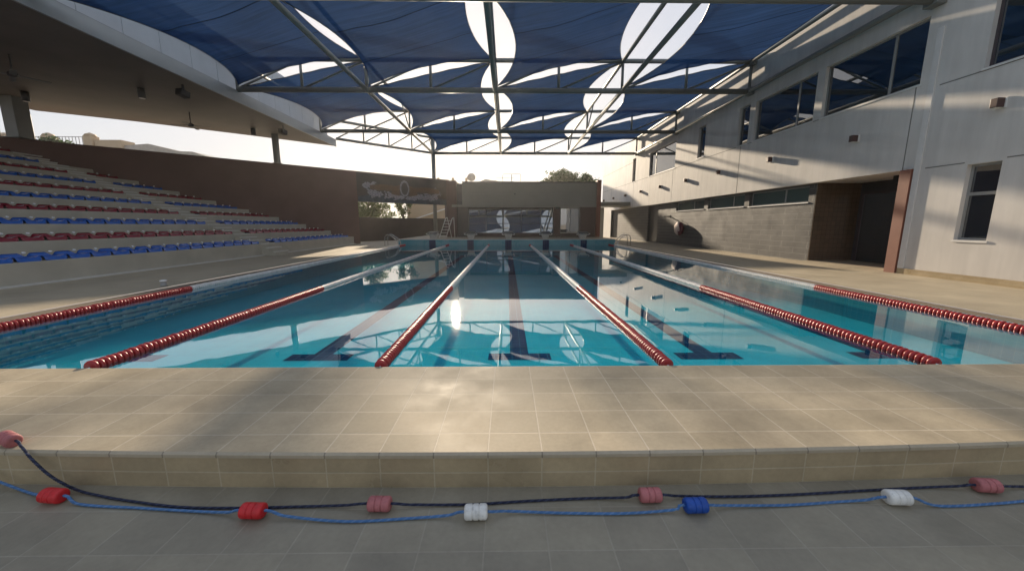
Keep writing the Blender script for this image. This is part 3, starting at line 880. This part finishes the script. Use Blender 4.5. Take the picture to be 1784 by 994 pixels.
# lower storey: block wall set back a little, clerestory windows, dark doorway
XB = XR + .22
CL = [(12.78,15.92,2.0,2.56), (16.25,19.2,2.02,2.56), (19.56,22.8,2.05,2.56)]
DOOR = (25.5, 27.3, 0, 2.56)
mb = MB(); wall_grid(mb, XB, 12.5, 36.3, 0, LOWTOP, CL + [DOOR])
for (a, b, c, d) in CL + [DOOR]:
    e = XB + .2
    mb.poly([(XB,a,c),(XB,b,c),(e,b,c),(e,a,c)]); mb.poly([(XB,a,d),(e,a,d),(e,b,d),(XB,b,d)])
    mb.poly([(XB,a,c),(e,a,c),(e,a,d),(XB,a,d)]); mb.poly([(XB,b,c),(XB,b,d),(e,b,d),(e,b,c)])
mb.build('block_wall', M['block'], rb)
MB().box((XB+.002, 12.46, 0), (11.8, 12.499, LOWTOP)).build('porch_side_wall', M['porch'], rb)
for (a, b, c, d), mm in zip(CL, ([14.0],[17.2],[20.8])):
    win(rb, a, b, c, d, mm, M['frame'], M['glass_c'], XB+.12)
    MB().box((XB-.03, a-.03, c-.04), (XB+.12, b+.03, c-.003)).build('window_sill', M['sill'], rb)
mb = MB(); mb.poly([(XR,9.42,LOWTOP),(XR,36.3,LOWTOP),(15,36.3,LOWTOP),(15,9.42,LOWTOP)])
mb.build('overhang_soffit', M['sill'], rb)
d = MB().box((XB+.15, 25.5, .0), (XB+.19, 27.3, 2.55)).build('side_door', M['dark'], rb)
MB().box((XB+.13, 25.7, 1.0), (XB+.149, 25.76, 1.25)).build('handle', M['chrome'], d)
# porch recess
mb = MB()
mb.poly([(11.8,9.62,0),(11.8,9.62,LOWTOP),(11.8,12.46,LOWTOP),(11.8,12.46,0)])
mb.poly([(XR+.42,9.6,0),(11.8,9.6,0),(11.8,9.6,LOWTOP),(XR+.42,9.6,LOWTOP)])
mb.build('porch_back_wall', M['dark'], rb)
dr = MB()
for a, b in ((10.0,10.07),(11.1,11.17),(12.2,12.27)): dr.box((11.68,a,0),(11.76,b,2.2))
dr.box((11.68,10.0,2.2),(11.76,12.27,2.27))
dr = dr.build('porch_door', M['frame_d'], rb)
for a, b in ((10.07,11.1),(11.17,12.2)): MB().box((11.71,a,.02),(11.73,b,2.2)).build('pane', M['glass'], dr)
MB().box((11.64,11.0,.9),(11.678,11.03,1.3)).build('handle', M['chrome'], dr)
MB().box((10.9,10.3,2.40),(11.2,10.6,2.598)).build('porch_lamp', M['black'], rb)
MB().box((XR-.05,9.63,.001),(11.8,12.45,.03)).build('porch_step', M['deck_side'], rb)
# wall lights
lp = None
LT = [7.87, 11.03, 14.49, 17.93, 21.21, 24.73, 28.28, 31.9, 35.4, 38.9]
wh = [(XR-.15, .13, .15)]
LN = ['nearest the camera', 'second from the camera', 'third from the camera', 'fourth from the camera', 'fifth from the camera', 'sixth from the camera', 'seventh from the camera', 'eighth from the camera', 'second from the far corner', 'last, at the far corner of the building']
for y, nm in zip(LT, LN):
    lab = 'small boxy wall light on the right building, ' + nm
    if lp is None:
        lp = thing('wall_light', lab, 'wall light', (XR, y, 3.68), 'box lights along the right building')
        bevel(local(MB().box((-.19,-.06,-.09), (-.03,.06,.09)), 'housing', M['fin_dark'], lp), .008)
        local(MB().box((-.028,-.075,-.10), (-.002,.10,.10)), 'back_plate', M['white'], lp)
        local(MB().box((-.17,-.045,-.099), (-.06,.045,-.091)), 'lens', M['lampglow'], lp)
        local(MB().box((-.17,-.045,.091), (-.06,.045,.099)), 'lens', M['lampglow'], lp)
    else:
        c = copy_tree(lp); c.location = (XR, y, 3.68); c['label'] = lab
# small wall things on the blockwork
t = thing('wall_bundle', 'pale cloth bundle with a dark red side hung on the grey block wall', 'bag', (XB, 21.9, 1.05))
def blob(u, v):
    a = u*2*math.pi; b = (v-.5)*math.pi
    rr = 1 + .10*math.sin(3*a+1) + .08*math.sin(5*a+4*b)
    return (XB - .19 + .17*math.cos(b)*math.cos(a)*rr, 21.9 + .36*math.cos(b)*math.sin(a)*rr, 1.02 + .38*math.sin(b)*(1+.06*math.sin(4*a)))
M['cloth'] = plain('pale_cloth', (.62,.50,.43), .8, var=.3, scale=7)
M['cloth_red'] = plain('dark_red_cloth', (.12,.02,.03), .8, var=.2, scale=7)
MB().grid(blob, 24, 12).build('cloth', M['cloth'], t)
MB().grid(lambda u, v: tuple(Vector(blob(u, v)) + Vector((.03,-.13,-.02))), 24, 12).build('red_side', M['cloth_red'], t)
MB().tube([(XB,21.9,1.45),(XB-.09,21.9,1.45),(XB-.12,21.9,1.38)], .015, 6).build('hook', M['dark'], t)
t = thing('wall_spout', 'thin dark bracket sticking out of the grey block wall above the cloth bundle', 'bracket', (XB, 23.6, 1.9))
MB().tube([(XB-.002,23.6,1.75),(XB-.42,23.6,1.75)], .035, 8).build('bracket_arm', M['dark'], t)
MB().box((XB-.02,23.52,1.67),(XB-.001,23.68,1.83)).build('back_plate', M['dark'], t)

# ---------------------------------------------------------------- far building
YB = 27.5
fb = thing('far_building', 'low grey panelled building with a wide window behind the starting blocks', 'building', (1.5, YB, ZF))
mb = MB()
for a, b in ((-3.22,.29),(.30,3.47),(3.48,6.42)):
    for c, d in ((2.60,3.425),(3.435,4.22)):
        bevel(MB().box((a, YB-.02, c), (b-.01, YB+.03, d)).build('facade_panel', M['greyfascia'], fb), .006)
MB().box((-3.3,YB+.031,2.56),(6.52,36,4.20)).build('roof_block', M['greyfascia'], fb)
MB().box((-3.3,YB-.06,4.222),(6.52,36,4.30)).build('parapet_cap', M['dark'], fb)
MB().box((-4.05,YB-.12,2.50),(6.52,YB-.022,2.66)).build('canopy_ledge', M['greyfascia'], fb)
MB().box((-4.42,YB-.05,ZF),(-3.72,YB+.6,4.36)).build('pillar', M['fin_dark'], fb)
MB().box((-3.71,YB+.3,ZF),(-2.9,YB+.9,4.1)).build('corner_wall', M['dark'], fb)
MB().box((-3.66,YB-.02,2.95),(-3.3,YB+.28,4.15)).build('corner_panel', M['dark'], fb)
MB().box((-3.05,YB-.10,ZF),(3.5,YB+.2,.60)).build('plinth', M['plinth'], fb)
f = MB(); x0, x1, z0, z1 = -2.88, 3.42, .602, 2.50
muls = [-2.88,-1.6,-.3,1.0,2.45,3.37]
for m_ in muls: f.bar((m_+.025, YB+.25-.178, z0), (m_+.025, YB+.25+.178, z1), .05, .07, (0,1,0))
f.box((x0,YB+.17,1.30),(x1,YB+.25,1.34)); f.box((x0,YB+.03,z0-.001),(x1,YB+.14,z0+.04)); f.box((x0,YB+.36,z1-.04),(x1,YB+.48,z1))
f = f.build('window', M['dark'], fb)
def leanpane(x0, x1, za, zb, parent, y):
    TAN = math.tan(R(10.5)); q = MB(); n = 0
    for z in (za, zb):
        yy = y + (z - 1.55) * TAN
        q.v += [(x0,yy,z),(x1,yy,z),(x1,yy+.02,z),(x0,yy+.02,z)]
    for fc in ((0,3,2,1),(4,5,6,7),(0,1,5,4),(1,2,6,5),(2,3,7,6),(3,0,4,7)): q.face(fc)
    return q.build('pane', M['glass_far'], parent)
for a, b in zip(muls[:-1], muls[1:]):
    leanpane(a+.05, b, z0+.04, 1.30, f, YB+.25)
    leanpane(a+.05, b, 1.34, z1-.04, f, YB+.25)
MB().box((3.43,YB-.04,ZF),(3.9,YB+.4,2.55)).build('pillar', M['fin_dark'], fb)
dr = MB(); dr.box((3.92,YB+.35,.60),(5.38,YB+.42,.66)); dr.box((3.92,YB+.35,2.40),(5.38,YB+.42,2.5))
for a in (3.92,4.66,5.32): dr.box((a,YB+.352,.66),(a+.06,YB+.418,2.40))
dr = dr.build('entrance_door', M['frame'], fb)
MB().box((3.98,YB+.37,.66),(4.66,YB+.39,2.40)).build('pane', M['glass_far'], dr)
MB().box((4.72,YB+.37,.66),(5.32,YB+.39,2.40)).build('pane', M['glass_far'], dr)
MB().box((4.60,YB+.30,1.35),(4.64,YB+.345,1.7)).build('handle', M['chrome'], dr)
for k in range(3): MB().box((3.92,YB-.55+.30*k,ZF+.09*k),(5.38,YB+.34,ZF+.09*(k+1)-.002)).build('entrance_step', M['plinth'], fb)
MB().box((5.40,YB-.02,ZF),(6.50,YB+.5,2.55)).build('dark_side_wall', M['fin_dark'], fb)
MB().box((6.53,YB-.12,ZF-.3),(6.83,YB+.5,4.42)).build('tall_fin', M['fin'], fb)
MB().lathe([(.05,0),(.05,.05),(.02,.09)], (.55,YB-.021,3.43), (0,-1,0), 12).build('facade_lamp', M['dark'], fb)
MB().box((3.5,YB-.3,2.36),(3.78,YB-.05,2.49)).build('camera_box', M['black'], fb)
# white link wall and flat canopy between the far building and the right building
lw = thing('link_wall', 'short white wall under a flat grey canopy at the far right corner', 'wall', (8, 33, 0))
MB().box((6.9,33.0,0),(8.55,33.2,2.72)).build('wall_panel', M['whitewall'], lw)
MB().box((6.9,30.7,2.76),(10.09,33.4,3.06)).build('flat_canopy', M['greyfascia'], lw)
MB().box((7.5,32.96,.7),(7.62,32.999,.95)).build('socket_box', M['dark'], lw)

# ---------------------------------------------------------------- starting blocks
sb = None
bn = ['leftmost, beside the tall ladder', 'second from the left', 'middle one', 'second from the right', 'rightmost, before the entrance steps']
for x, nm in zip(BX, bn):
    lab = 'grey starting block with dark sloping top, ' + nm
    loc = (x, PY1 + .10, ZF + .007)
    if sb is None:
        sb = thing('starting_block', lab, 'starting block', loc, 'starting blocks at the far end')
        q = MB()
        q.v += [(-.16,.22,0),(.16,.22,0),(.16,.62,0),(-.16,.62,0),(-.26,.02,.32),(.26,.02,.32),(.26,.68,.40),(-.26,.68,.40)]
        for fc in ((0,3,2,1),(4,5,6,7),(0,1,5,4),(1,2,6,5),(2,3,7,6),(3,0,4,7)): q.face(fc)
        bevel(local(q, 'pedestal', M['stair_edge'], sb), .02)
        q = MB(); n = 0
        q.v += [(-.31,-.02,.325),(.31,-.02,.325),(.31,.72,.405),(-.31,.72,.405),(-.31,-.02,.40),(.31,-.02,.40),(.31,.72,.48),(-.31,.72,.48)]
        for fc in ((0,3,2,1),(4,5,6,7),(0,1,5,4),(1,2,6,5),(2,3,7,6),(3,0,4,7)): q.face(fc)
        bevel(local(q, 'platform', M['dark'], sb), .015)
        for s in (-1, 1):
            local(MB().tube([(s*.30,.02,.36),(s*.40,-.02,.33),(s*.40,.22,.28),(s*.27,.24,.24)], .02, 8), 'grab_handle', M['white'], sb)
        local(MB().tube([(-.2,-.03,.29),(.2,-.03,.29)], .016, 8), 'backstroke_bar', M['chrome'], sb)
    else:
        c = copy_tree(sb); c.location = loc; c['label'] = lab

# ---------------------------------------------------------------- ladders and small deck items
def grab_rails(name, label, x, y, sgn, z=0.0):
    t = thing(name, label, 'pool ladder', (x, y, z), 'pool ladders')
    for dy in (-.28, .28):
        pts = [(x + sgn*.42, y+dy, z-.05), (x + sgn*.42, y+dy, z+.30), (x + sgn*.40, y+dy, z+.52), (x + sgn*.33, y+dy, z+.62), (x + sgn*.22, y+dy, z+.66),
               (x + sgn*.05, y+dy, z+.60), (x - sgn*.20, y+dy, z+.40), (x - sgn*.33, y+dy, z+.22), (x - sgn*.37, y+dy, z), (x - sgn*.38, y+dy, ZW-.40)]
        MB().tube(pts, .022, 8).build('handrail', M['chrome'], t)
    for k in range(2):
        MB().box((x - sgn*.40, y-.27, ZW-.10-.20*k), (x - sgn*.30, y+.27, ZW-.07-.20*k)).build('tread', M['chrome'], t)
grab_rails('pool_ladder', 'stainless grab rails of the ladder at the far left pool corner', -6.86, 22.3, -1)
grab_rails('pool_ladder', 'stainless grab rails of the ladder at the far right pool corner', 6.84, 22.0, 1)
t = thing('step_ladder', 'white leaning ladder with rungs beside the leftmost starting block', 'ladder', (-4.6, 26.2, ZF))
A0, A1 = Vector((-4.75,25.9,ZF+.002)), Vector((-4.28,25.9,1.66))
sd_ = Vector((.42,.25,0))
for s in (0, 1):
    MB().tube([A0 + sd_*s, A1 + sd_*s, A1 + sd_*s + Vector((.10,.10,.06))], .028, 8).build('stile', M['white'], t)
for k in range(6):
    P = A0.lerp(A1, .10 + k*.155); MB().bar(P, P + sd_, .10, .03).build('rung', M['white'], t)
for s in (0, 1):
    MB().tube([A1 + sd_*s + Vector((.1,.1,.05)), Vector((-3.96,26.35,ZF+.002)) + sd_*s*.5], .02, 8).build('back_leg', M['white'], t)
t = thing('deck_socket', 'small grey and white capped stub on the left pool edge', 'pole socket', (-6.98, 7.45, 0))
MB().lathe([(.055,0),(.055,.05),(.045,.06),(.045,.10)], (-6.98,7.45,.001), (0,0,1), 14).build('stub', M['frame'], t)
MB().lathe([(.06,.10),(.06,.125),(.03,.135)], (-6.98,7.45,.001), (0,0,1), 14).build('cap', M['white'], t)

# ---------------------------------------------------------------- float lines in the foreground
def rope_mesh(pts, r=.0068, pitch=.042):
    P = [Vector(p) for p in pts]
    # Catmull-Rom
    D = []
    for i in range(len(P)-1):
        p0 = P[max(i-1,0)]; p1 = P[i]; p2 = P[i+1]; p3 = P[min(i+2, len(P)-1)]
        n = max(3, int((p2-p1).length / .006))
        for k in range(n):
            t = k/n; t2, t3 = t*t, t*t*t
            D.append(.5*((2*p1) + (-p0+p2)*t + (2*p0-5*p1+4*p2-p3)*t2 + (-p0+3*p1-3*p2+p3)*t3))
    D.append(P[-1])
    mb = MB()
    s = [0]
    for a, b in zip(D[:-1], D[1:]): s.append(s[-1] + (b-a).length)
    for strand in range(3):
        Q = []
        for i, p in enumerate(D):
            d = (D[min(i+1,len(D)-1)] - D[max(i-1,0)]).normalized()
            u = d.cross(Vector((0,0,1))).normalized(); v = u.cross(d)
            a = 2*math.pi*(s[i]/pitch + strand/3)
            Q.append(p + (u*math.cos(a) + v*math.sin(a)) * r * .60)
        mb.m = 1 if strand == 0 else 0  # one strand in the lighter colour, a painted highlight along the twist
        mb.tube(Q, r*.52, 5)
    return mb
def barrel():
    Ln = .058; Rr = .037; p = [(.010, -Ln)]
    for k in range(7):
        a = math.pi/2*k/6; p.append((.022 + (Rr-.022)*math.sin(a), -Ln + .014*(1-math.cos(a))))
    for c in (-.0155, .0155):
        p += [(Rr, c-.0065), (Rr, c-.0036), (Rr-.001, c-.0028), (Rr-.004, c-.0018), (Rr-.004, c+.0018), (Rr-.001, c+.0028), (Rr, c+.0036), (Rr, c+.0065)]
    for k in range(6, -1, -1):
        a = math.pi/2*k/6; p.append((.022 + (Rr-.022)*math.sin(a), Ln - .014*(1-math.cos(a))))
    return p + [(.010, Ln)]
ZRf = ZL + .039; zr = ZL + .009
def rbY(x): return edgeY(x) + .008 - .012
def float_line(name, label, rm, pts, floats):
    t = thing(name, label, 'float rope', tuple(pts[len(pts)//2]), 'float ropes lying below the step')
    rope_mesh(pts).build('rope', [rm, M['navy2'] if rm is M['navy'] else M['ltblue2']], t)
    for (c, d, mat, lab) in floats:
        o = MB().lathe(barrel(), c, d, 20).build('float', M[mat], t); o['label'] = lab
navy_pts = [(-3.3,2.02,.038), (-2.84,1.955,.038), (-2.70,1.90,.022), (-2.62,1.87,-.03), (-2.50,1.845,-.12), (-2.36,1.83,-.19), (-2.2,1.80,zr), (-2.0,1.76,zr), (-1.7,1.715,zr), (-1.4,1.705,zr), (-1.1,1.71,zr), (-.85,1.705,zr+.01), (-.735,1.692,ZRf), (-.585,1.69,ZRf), (-.5,1.705,zr+.01), (-.2,1.715,zr), (.1,1.735,zr), (.4,1.75,zr), (.62,1.74,zr+.012), (.68,1.735,ZRf), (.83,1.735,ZRf), (.92,1.75,zr+.01), (1.2,1.755,zr), (1.55,1.765,zr), (1.95,1.79,zr), (2.3,1.81,zr), (2.5,1.80,zr+.015), (2.56,1.79,ZRf), (2.71,1.78,ZRf), (2.8,1.80,zr+.01), (3.3,1.80,zr)]
float_line('float_rope', 'dark navy twisted rope with faded pink floats draped over the step', M['navy'], navy_pts,
    [((-2.84,1.955,.038), (1,-.35,-.12), 'f_pink', 'faded pink float resting on top of the step'), ((-.66,1.69,ZRf), (1,-.03,0), 'f_pink', 'faded pink float left of the white one'),
     ((.755,1.735,ZRf), (1,.02,0), 'f_pink', 'faded pink float left of the blue one'), ((2.635,1.785,ZRf), (1,-.10,0), 'f_pink', 'faded pink float at the right edge')])
blue_pts = [(-3.3,1.88,.0), (-3.0,1.875,-.09), (-2.80,1.86,-.165), (-2.62,1.83,zr), (-2.48,1.775,ZRf), (-2.34,1.765,ZRf), (-2.24,1.74,zr), (-1.9,1.71,zr), (-1.6,1.685,zr), (-1.42,1.665,zr+.01), (-1.355,1.655,ZRf), (-1.205,1.65,ZRf), (-1.1,1.635,zr+.01), (-.8,1.61,zr), (-.5,1.625,zr), (-.3,1.632,zr+.01), (-.235,1.63,ZRf), (-.085,1.63,ZRf), (0,1.655,zr+.01), (.3,1.65,zr), (.6,1.645,zr), (.85,1.655,zr+.01), (.885,1.66,ZRf), (1.035,1.66,ZRf), (1.12,1.68,zr+.01), (1.45,1.69,zr), (1.75,1.71,zr), (1.9,1.71,zr+.01), (1.975,1.705,ZRf), (2.125,1.70,ZRf), (2.25,1.675,zr), (2.6,1.69,zr), (3.0,1.73,zr), (3.3,1.74,zr)]
float_line('float_rope', 'light blue twisted rope with red, white and blue floats on the floor', M['ltblue'], blue_pts,
    [((-2.41,1.77,ZRf), (1,-.1,0), 'f_red', 'bright red float near the left edge'), ((-1.28,1.652,ZRf), (1,-.03,0), 'f_red', 'bright red float, second from the left'),
     ((-.16,1.63,ZRf), (1,.02,0), 'f_white', 'white float in the middle'), ((.96,1.66,ZRf), (1,.03,0), 'f_blue', 'deep blue float'), ((2.05,1.702,ZRf), (1,-.06,0), 'f_white', 'white float toward the right')])

# ---------------------------------------------------------------- beyond the walls: villas and trees
v = thing('villa', 'beige villa terrace with posts and railing above the brown wall at far left', 'house', (-58, 50, 0))
MB().box((-75,50,0),(-51.7,60,11.0)).build('wall', M['beige'], v)
for x in (-70.2,-64.4,-58.9,-53.6):
    bevel(MB().box((x-.55,49.9,11.0),(x+.55,51,12.45)).build('post', M['beige'], v), .1)
    MB().lathe([(.62,0),(.5,.22),(.1,.40)], (x,50.4,12.45), (0,0,1), 8).build('post_cap', M['beige'], v)
mb = MB()
for x0, x1 in ((-69.6,-65.0),(-63.8,-59.5),(-58.3,-54.2)):
    mb.bar((x0,50.4,12.35),(x1,50.4,12.35),.07,.07)
    k = x0 + .25
    while k < x1: mb.bar((k,50.4,11.0),(k,50.4,12.33),.045,.045); k += .42
mb.build('railing', M['frame'], v)
MB().box((-53.0,50.2,11.0),(-49.6,52,11.95)).build('parapet', M['beige'], v)
v = thing('villa', 'beige villa with a low grey hipped roof behind the brown wall', 'house', (-44, 52, 0))
MB().box((-51,51,0),(-40.4,60,10.1)).build('wall', M['beige'], v)
mb = MB(); q = [(-51.5,50.4,10.55),(-39.7,50.4,9.95),(-39.7,61,9.95),(-51.5,61,10.55)]
for P in ([(-51.5,50.5,11.2),(-46.5,50.5,11.55),(-41.7,50.5,10.4),(-41.7,50.5,10.1),(-51.5,50.5,10.1)], ):
    n = len(mb.v); mb.v += P + [(x,y+10,z) for x,y,z in P]
    m_ = len(P); mb.face(range(n,n+m_)); mb.face(range(n+m_,n+2*m_))
    for i in range(m_): mb.face((n+i, n+(i+1)%m_, n+m_+(i+1)%m_, n+m_+i))
P = [(-43.5,50.0,10.55),(-40.6,50.0,10.5),(-38.9,50.0,9.95),(-38.9,50.0,9.75),(-43.5,50.0,9.85)]
n = len(mb.v); mb.v += P + [(x,y+8,z) for x,y,z in P]; m_ = 5
mb.face(range(n,n+m_)); mb.face(range(n+m_,n+2*m_))
for i in range(m_): mb.face((n+i, n+(i+1)%m_, n+m_+(i+1)%m_, n+m_+i))
mb.build('roof', M['rooftile'], v)
v = thing('villa', 'flat roofed villa behind the far building with a satellite dish and roof rails', 'house', (-2, 50, 0))
MB().box((-9,50,0),(2.3,62,6.35)).build('wall', M['beige'], v)
for P in ([(-4.6,6.36),(-2.9,7.1),(-1.2,6.85),(1.9,6.75),(2.5,6.36)],):
    mb = MB(); n = 0; mb.v += [(x,49.7,z) for x,z in P] + [(x,60,z) for x,z in P]; m_ = len(P)
    mb.face(range(m_)); mb.face(range(m_,2*m_))
    for i in range(m_): mb.face((i,(i+1)%m_,m_+(i+1)%m_,m_+i))
    mb.build('roof', M['rooftile'], v)
for x in (-9.0,-7.1,-5.35):
    MB().box((x-.16,49.6,6.35),(x+.16,49.95,7.25)).build('post', M['beige'], v)
MB().bar((-9,49.8,7.0),(-5.3,49.8,7.0),.04,.04).build('roof_wire', M['frame'], v)
MB().bar((-.3,49.5,6.3),(.9,49.5,6.3),.5,.9).build('roof_kiosk', M['rooftile'], v)
mb = MB()
for a, b in ((-.6,.6),(.55,1.75)):
    mb.tube([(a,49.5,6.6),(a,49.5,7.55),(a+.12,49.5,7.72),(b-.12,49.5,7.72),(b,49.5,7.55),(b,49.5,6.6)], .04, 6)
mb.bar((-1.5,49.5,7.2),(.9,49.5,7.2),.05,.05); mb.bar((-1.5,49.5,6.6),(-1.5,49.5,7.2),.05,.05)
mb.build('roof_rail', M['frame'], v)
dish = thing('satellite_dish', 'round satellite dish on the villa roof behind the far building', 'satellite dish', (-4.66,49.3,6.9))
MB().grid(lambda u, w: (-4.66 + .55*w*math.cos(u*6.2832), 49.3 - .15*(1-w*w) , 7.28 + .52*w*math.sin(u*6.2832)), 24, 6).build('reflector', M['rooftile'], dish)
MB().tube([(-4.66,49.33,7.25),(-4.66,49.6,6.85),(-4.66,49.6,6.37)], .05, 8).build('mast', M['frame'], dish)
MB().tube([(-4.66,49.3,7.0),(-4.66,48.7,7.45)], .03, 6).build('feed_arm', M['frame'], dish)
v = thing('neighbour_house', 'beige house seen through the opening below the swimmer banner', 'house', (-7, 42, 0))
MB().box((-11.2,42,0),(-5.4,50,5.8)).build('wall', M['beige'], v)
mb = MB(); mb.bar((-10.2,41.85,1.9),(-5.6,41.85,3.4),.1,.12); mb.build('stair_rail', M['white'], v)

def tree(name, label, x, y, h, crown, seed, mat, leaves=2600, leaf=.16, trunk_r=.16, group='trees beyond the walls'):
    """crown: [(dx, dy, z, rx, rz)] leaf clumps"""
    rr = random.Random(seed)
    t = thing(name, label, 'tree', (x, y, 0), group)
    tm = MB()
    zt = min(c[2] - c[4]*.6 for c in crown)
    tm.tube([(x,y,0), (x+.1,y,zt*.5), (x+.05,y,zt)], [trunk_r, trunk_r*.8, trunk_r*.6], 8)
    for dx, dy, z, rx, rz in crown:
        tm.tube([(x+.05,y,zt-.1), (x+dx*.5,y+dy*.5,(zt+z)/2), (x+dx,y+dy,z)], [trunk_r*.5, trunk_r*.35, trunk_r*.15], 6)
    tm.build('trunk', M['bark'], t)
    cm = MB(); tot = sum(c[3]**2*c[4] for c in crown)
    for dx, dy, z, rx, rz in crown:
        subs = []
        for k in range(14):
            while True:
                p = Vector((rr.uniform(-1,1), rr.uniform(-1,1), rr.uniform(-1,1)))
                if .25 < p.length < 1: break
            subs.append((Vector((x+dx+p.x*rx*.8, y+dy+p.y*rx*.8, z+p.z*rz*.8)), rr.uniform(.25,.45)))
        for k in range(int(leaves * c_w(rx, rz, tot))):
            c, q = rr.choice(subs)
            p = c + Vector((rr.gauss(0,1)*rx*q*.6, rr.gauss(0,1)*rx*q*.6, rr.gauss(0,1)*rz*q*.6))
            a = Vector((rr.gauss(0,1), rr.gauss(0,1), rr.gauss(0,1))).normalized(); b = a.orthogonal().normalized(); e = a.cross(b)
            l = leaf*rr.uniform(.6,1.3)
            cm.poly([p - b*l, p + e*l*.45, p + b*l, p - e*l*.45])
    cm.build('crown', M[mat], t)
def c_w(rx, rz, tot): return rx*rx*rz/tot
tree('leafy_tree', 'dark bushy tree rising behind the far building, larger left crown', 6.9, 50, 8, [(0,0,7.0,1.5,1.1),(1.0,.3,7.6,1.0,1.0),(-1.6,0,6.4,1.1,.8),(1.9,0,6.9,.9,.9)], 11, 'leaf', 5200, .17)
tree('leafy_tree', 'dark round tree beside the right building corner behind the far building', 10.3, 50, 8, [(0,0,7.1,1.0,1.0),(.5,0,6.5,1.1,.8),(-.6,0,6.6,.9,.8)], 12, 'leaf', 3600, .17)
tree('leafy_tree', 'olive green tree seen through the opening, left of the beige house', -14.6, 38.5, 5, [(0,0,2.8,1.9,1.4),(1.6,.5,2.6,1.5,1.2),(-1.6,0,3.0,1.5,1.3),(.5,.4,4.2,1.6,1.1)], 13, 'leaf2', 5200, .15)
tree('leafy_tree', 'thin olive tree with bare limbs against the beige house in the opening', -10.9, 39.0, 5, [(0,0,3.0,.7,1.2),(.7,0,3.7,.7,.8),(-.5,.3,3.8,.6,.8)], 14, 'leaf2', 1300, .13)
tree('shrub', 'grey green bush on the villa terrace behind the railing', -57.0, 49.3, 12, [(0,0,11.2,1.4,.8),(1.4,0,10.9,1.2,.6)], 15, 'leaf', 1500, .2, group='bushes beyond the wall')

# ---------------------------------------------------------------- thin haze, added for the glow around the sun and softer shadows
m = bpy.data.materials.new('glow_haze'); m.use_nodes = True; t_ = m.node_tree; t_.nodes.clear()
vo = t_.nodes.new('ShaderNodeVolumePrincipled'); vo.inputs['Color'].default_value = (.95, .93, .90, 1)
vo.inputs['Density'].default_value = .0005; vo.inputs['Anisotropy'].default_value = .72
oo = t_.nodes.new('ShaderNodeOutputMaterial'); t_.links.new(vo.outputs[0], oo.inputs['Volume'])
hz = MB().box((-85,-18,-3), (35,72,18)).build('added_haze', m); hz['kind'] = 'stuff'
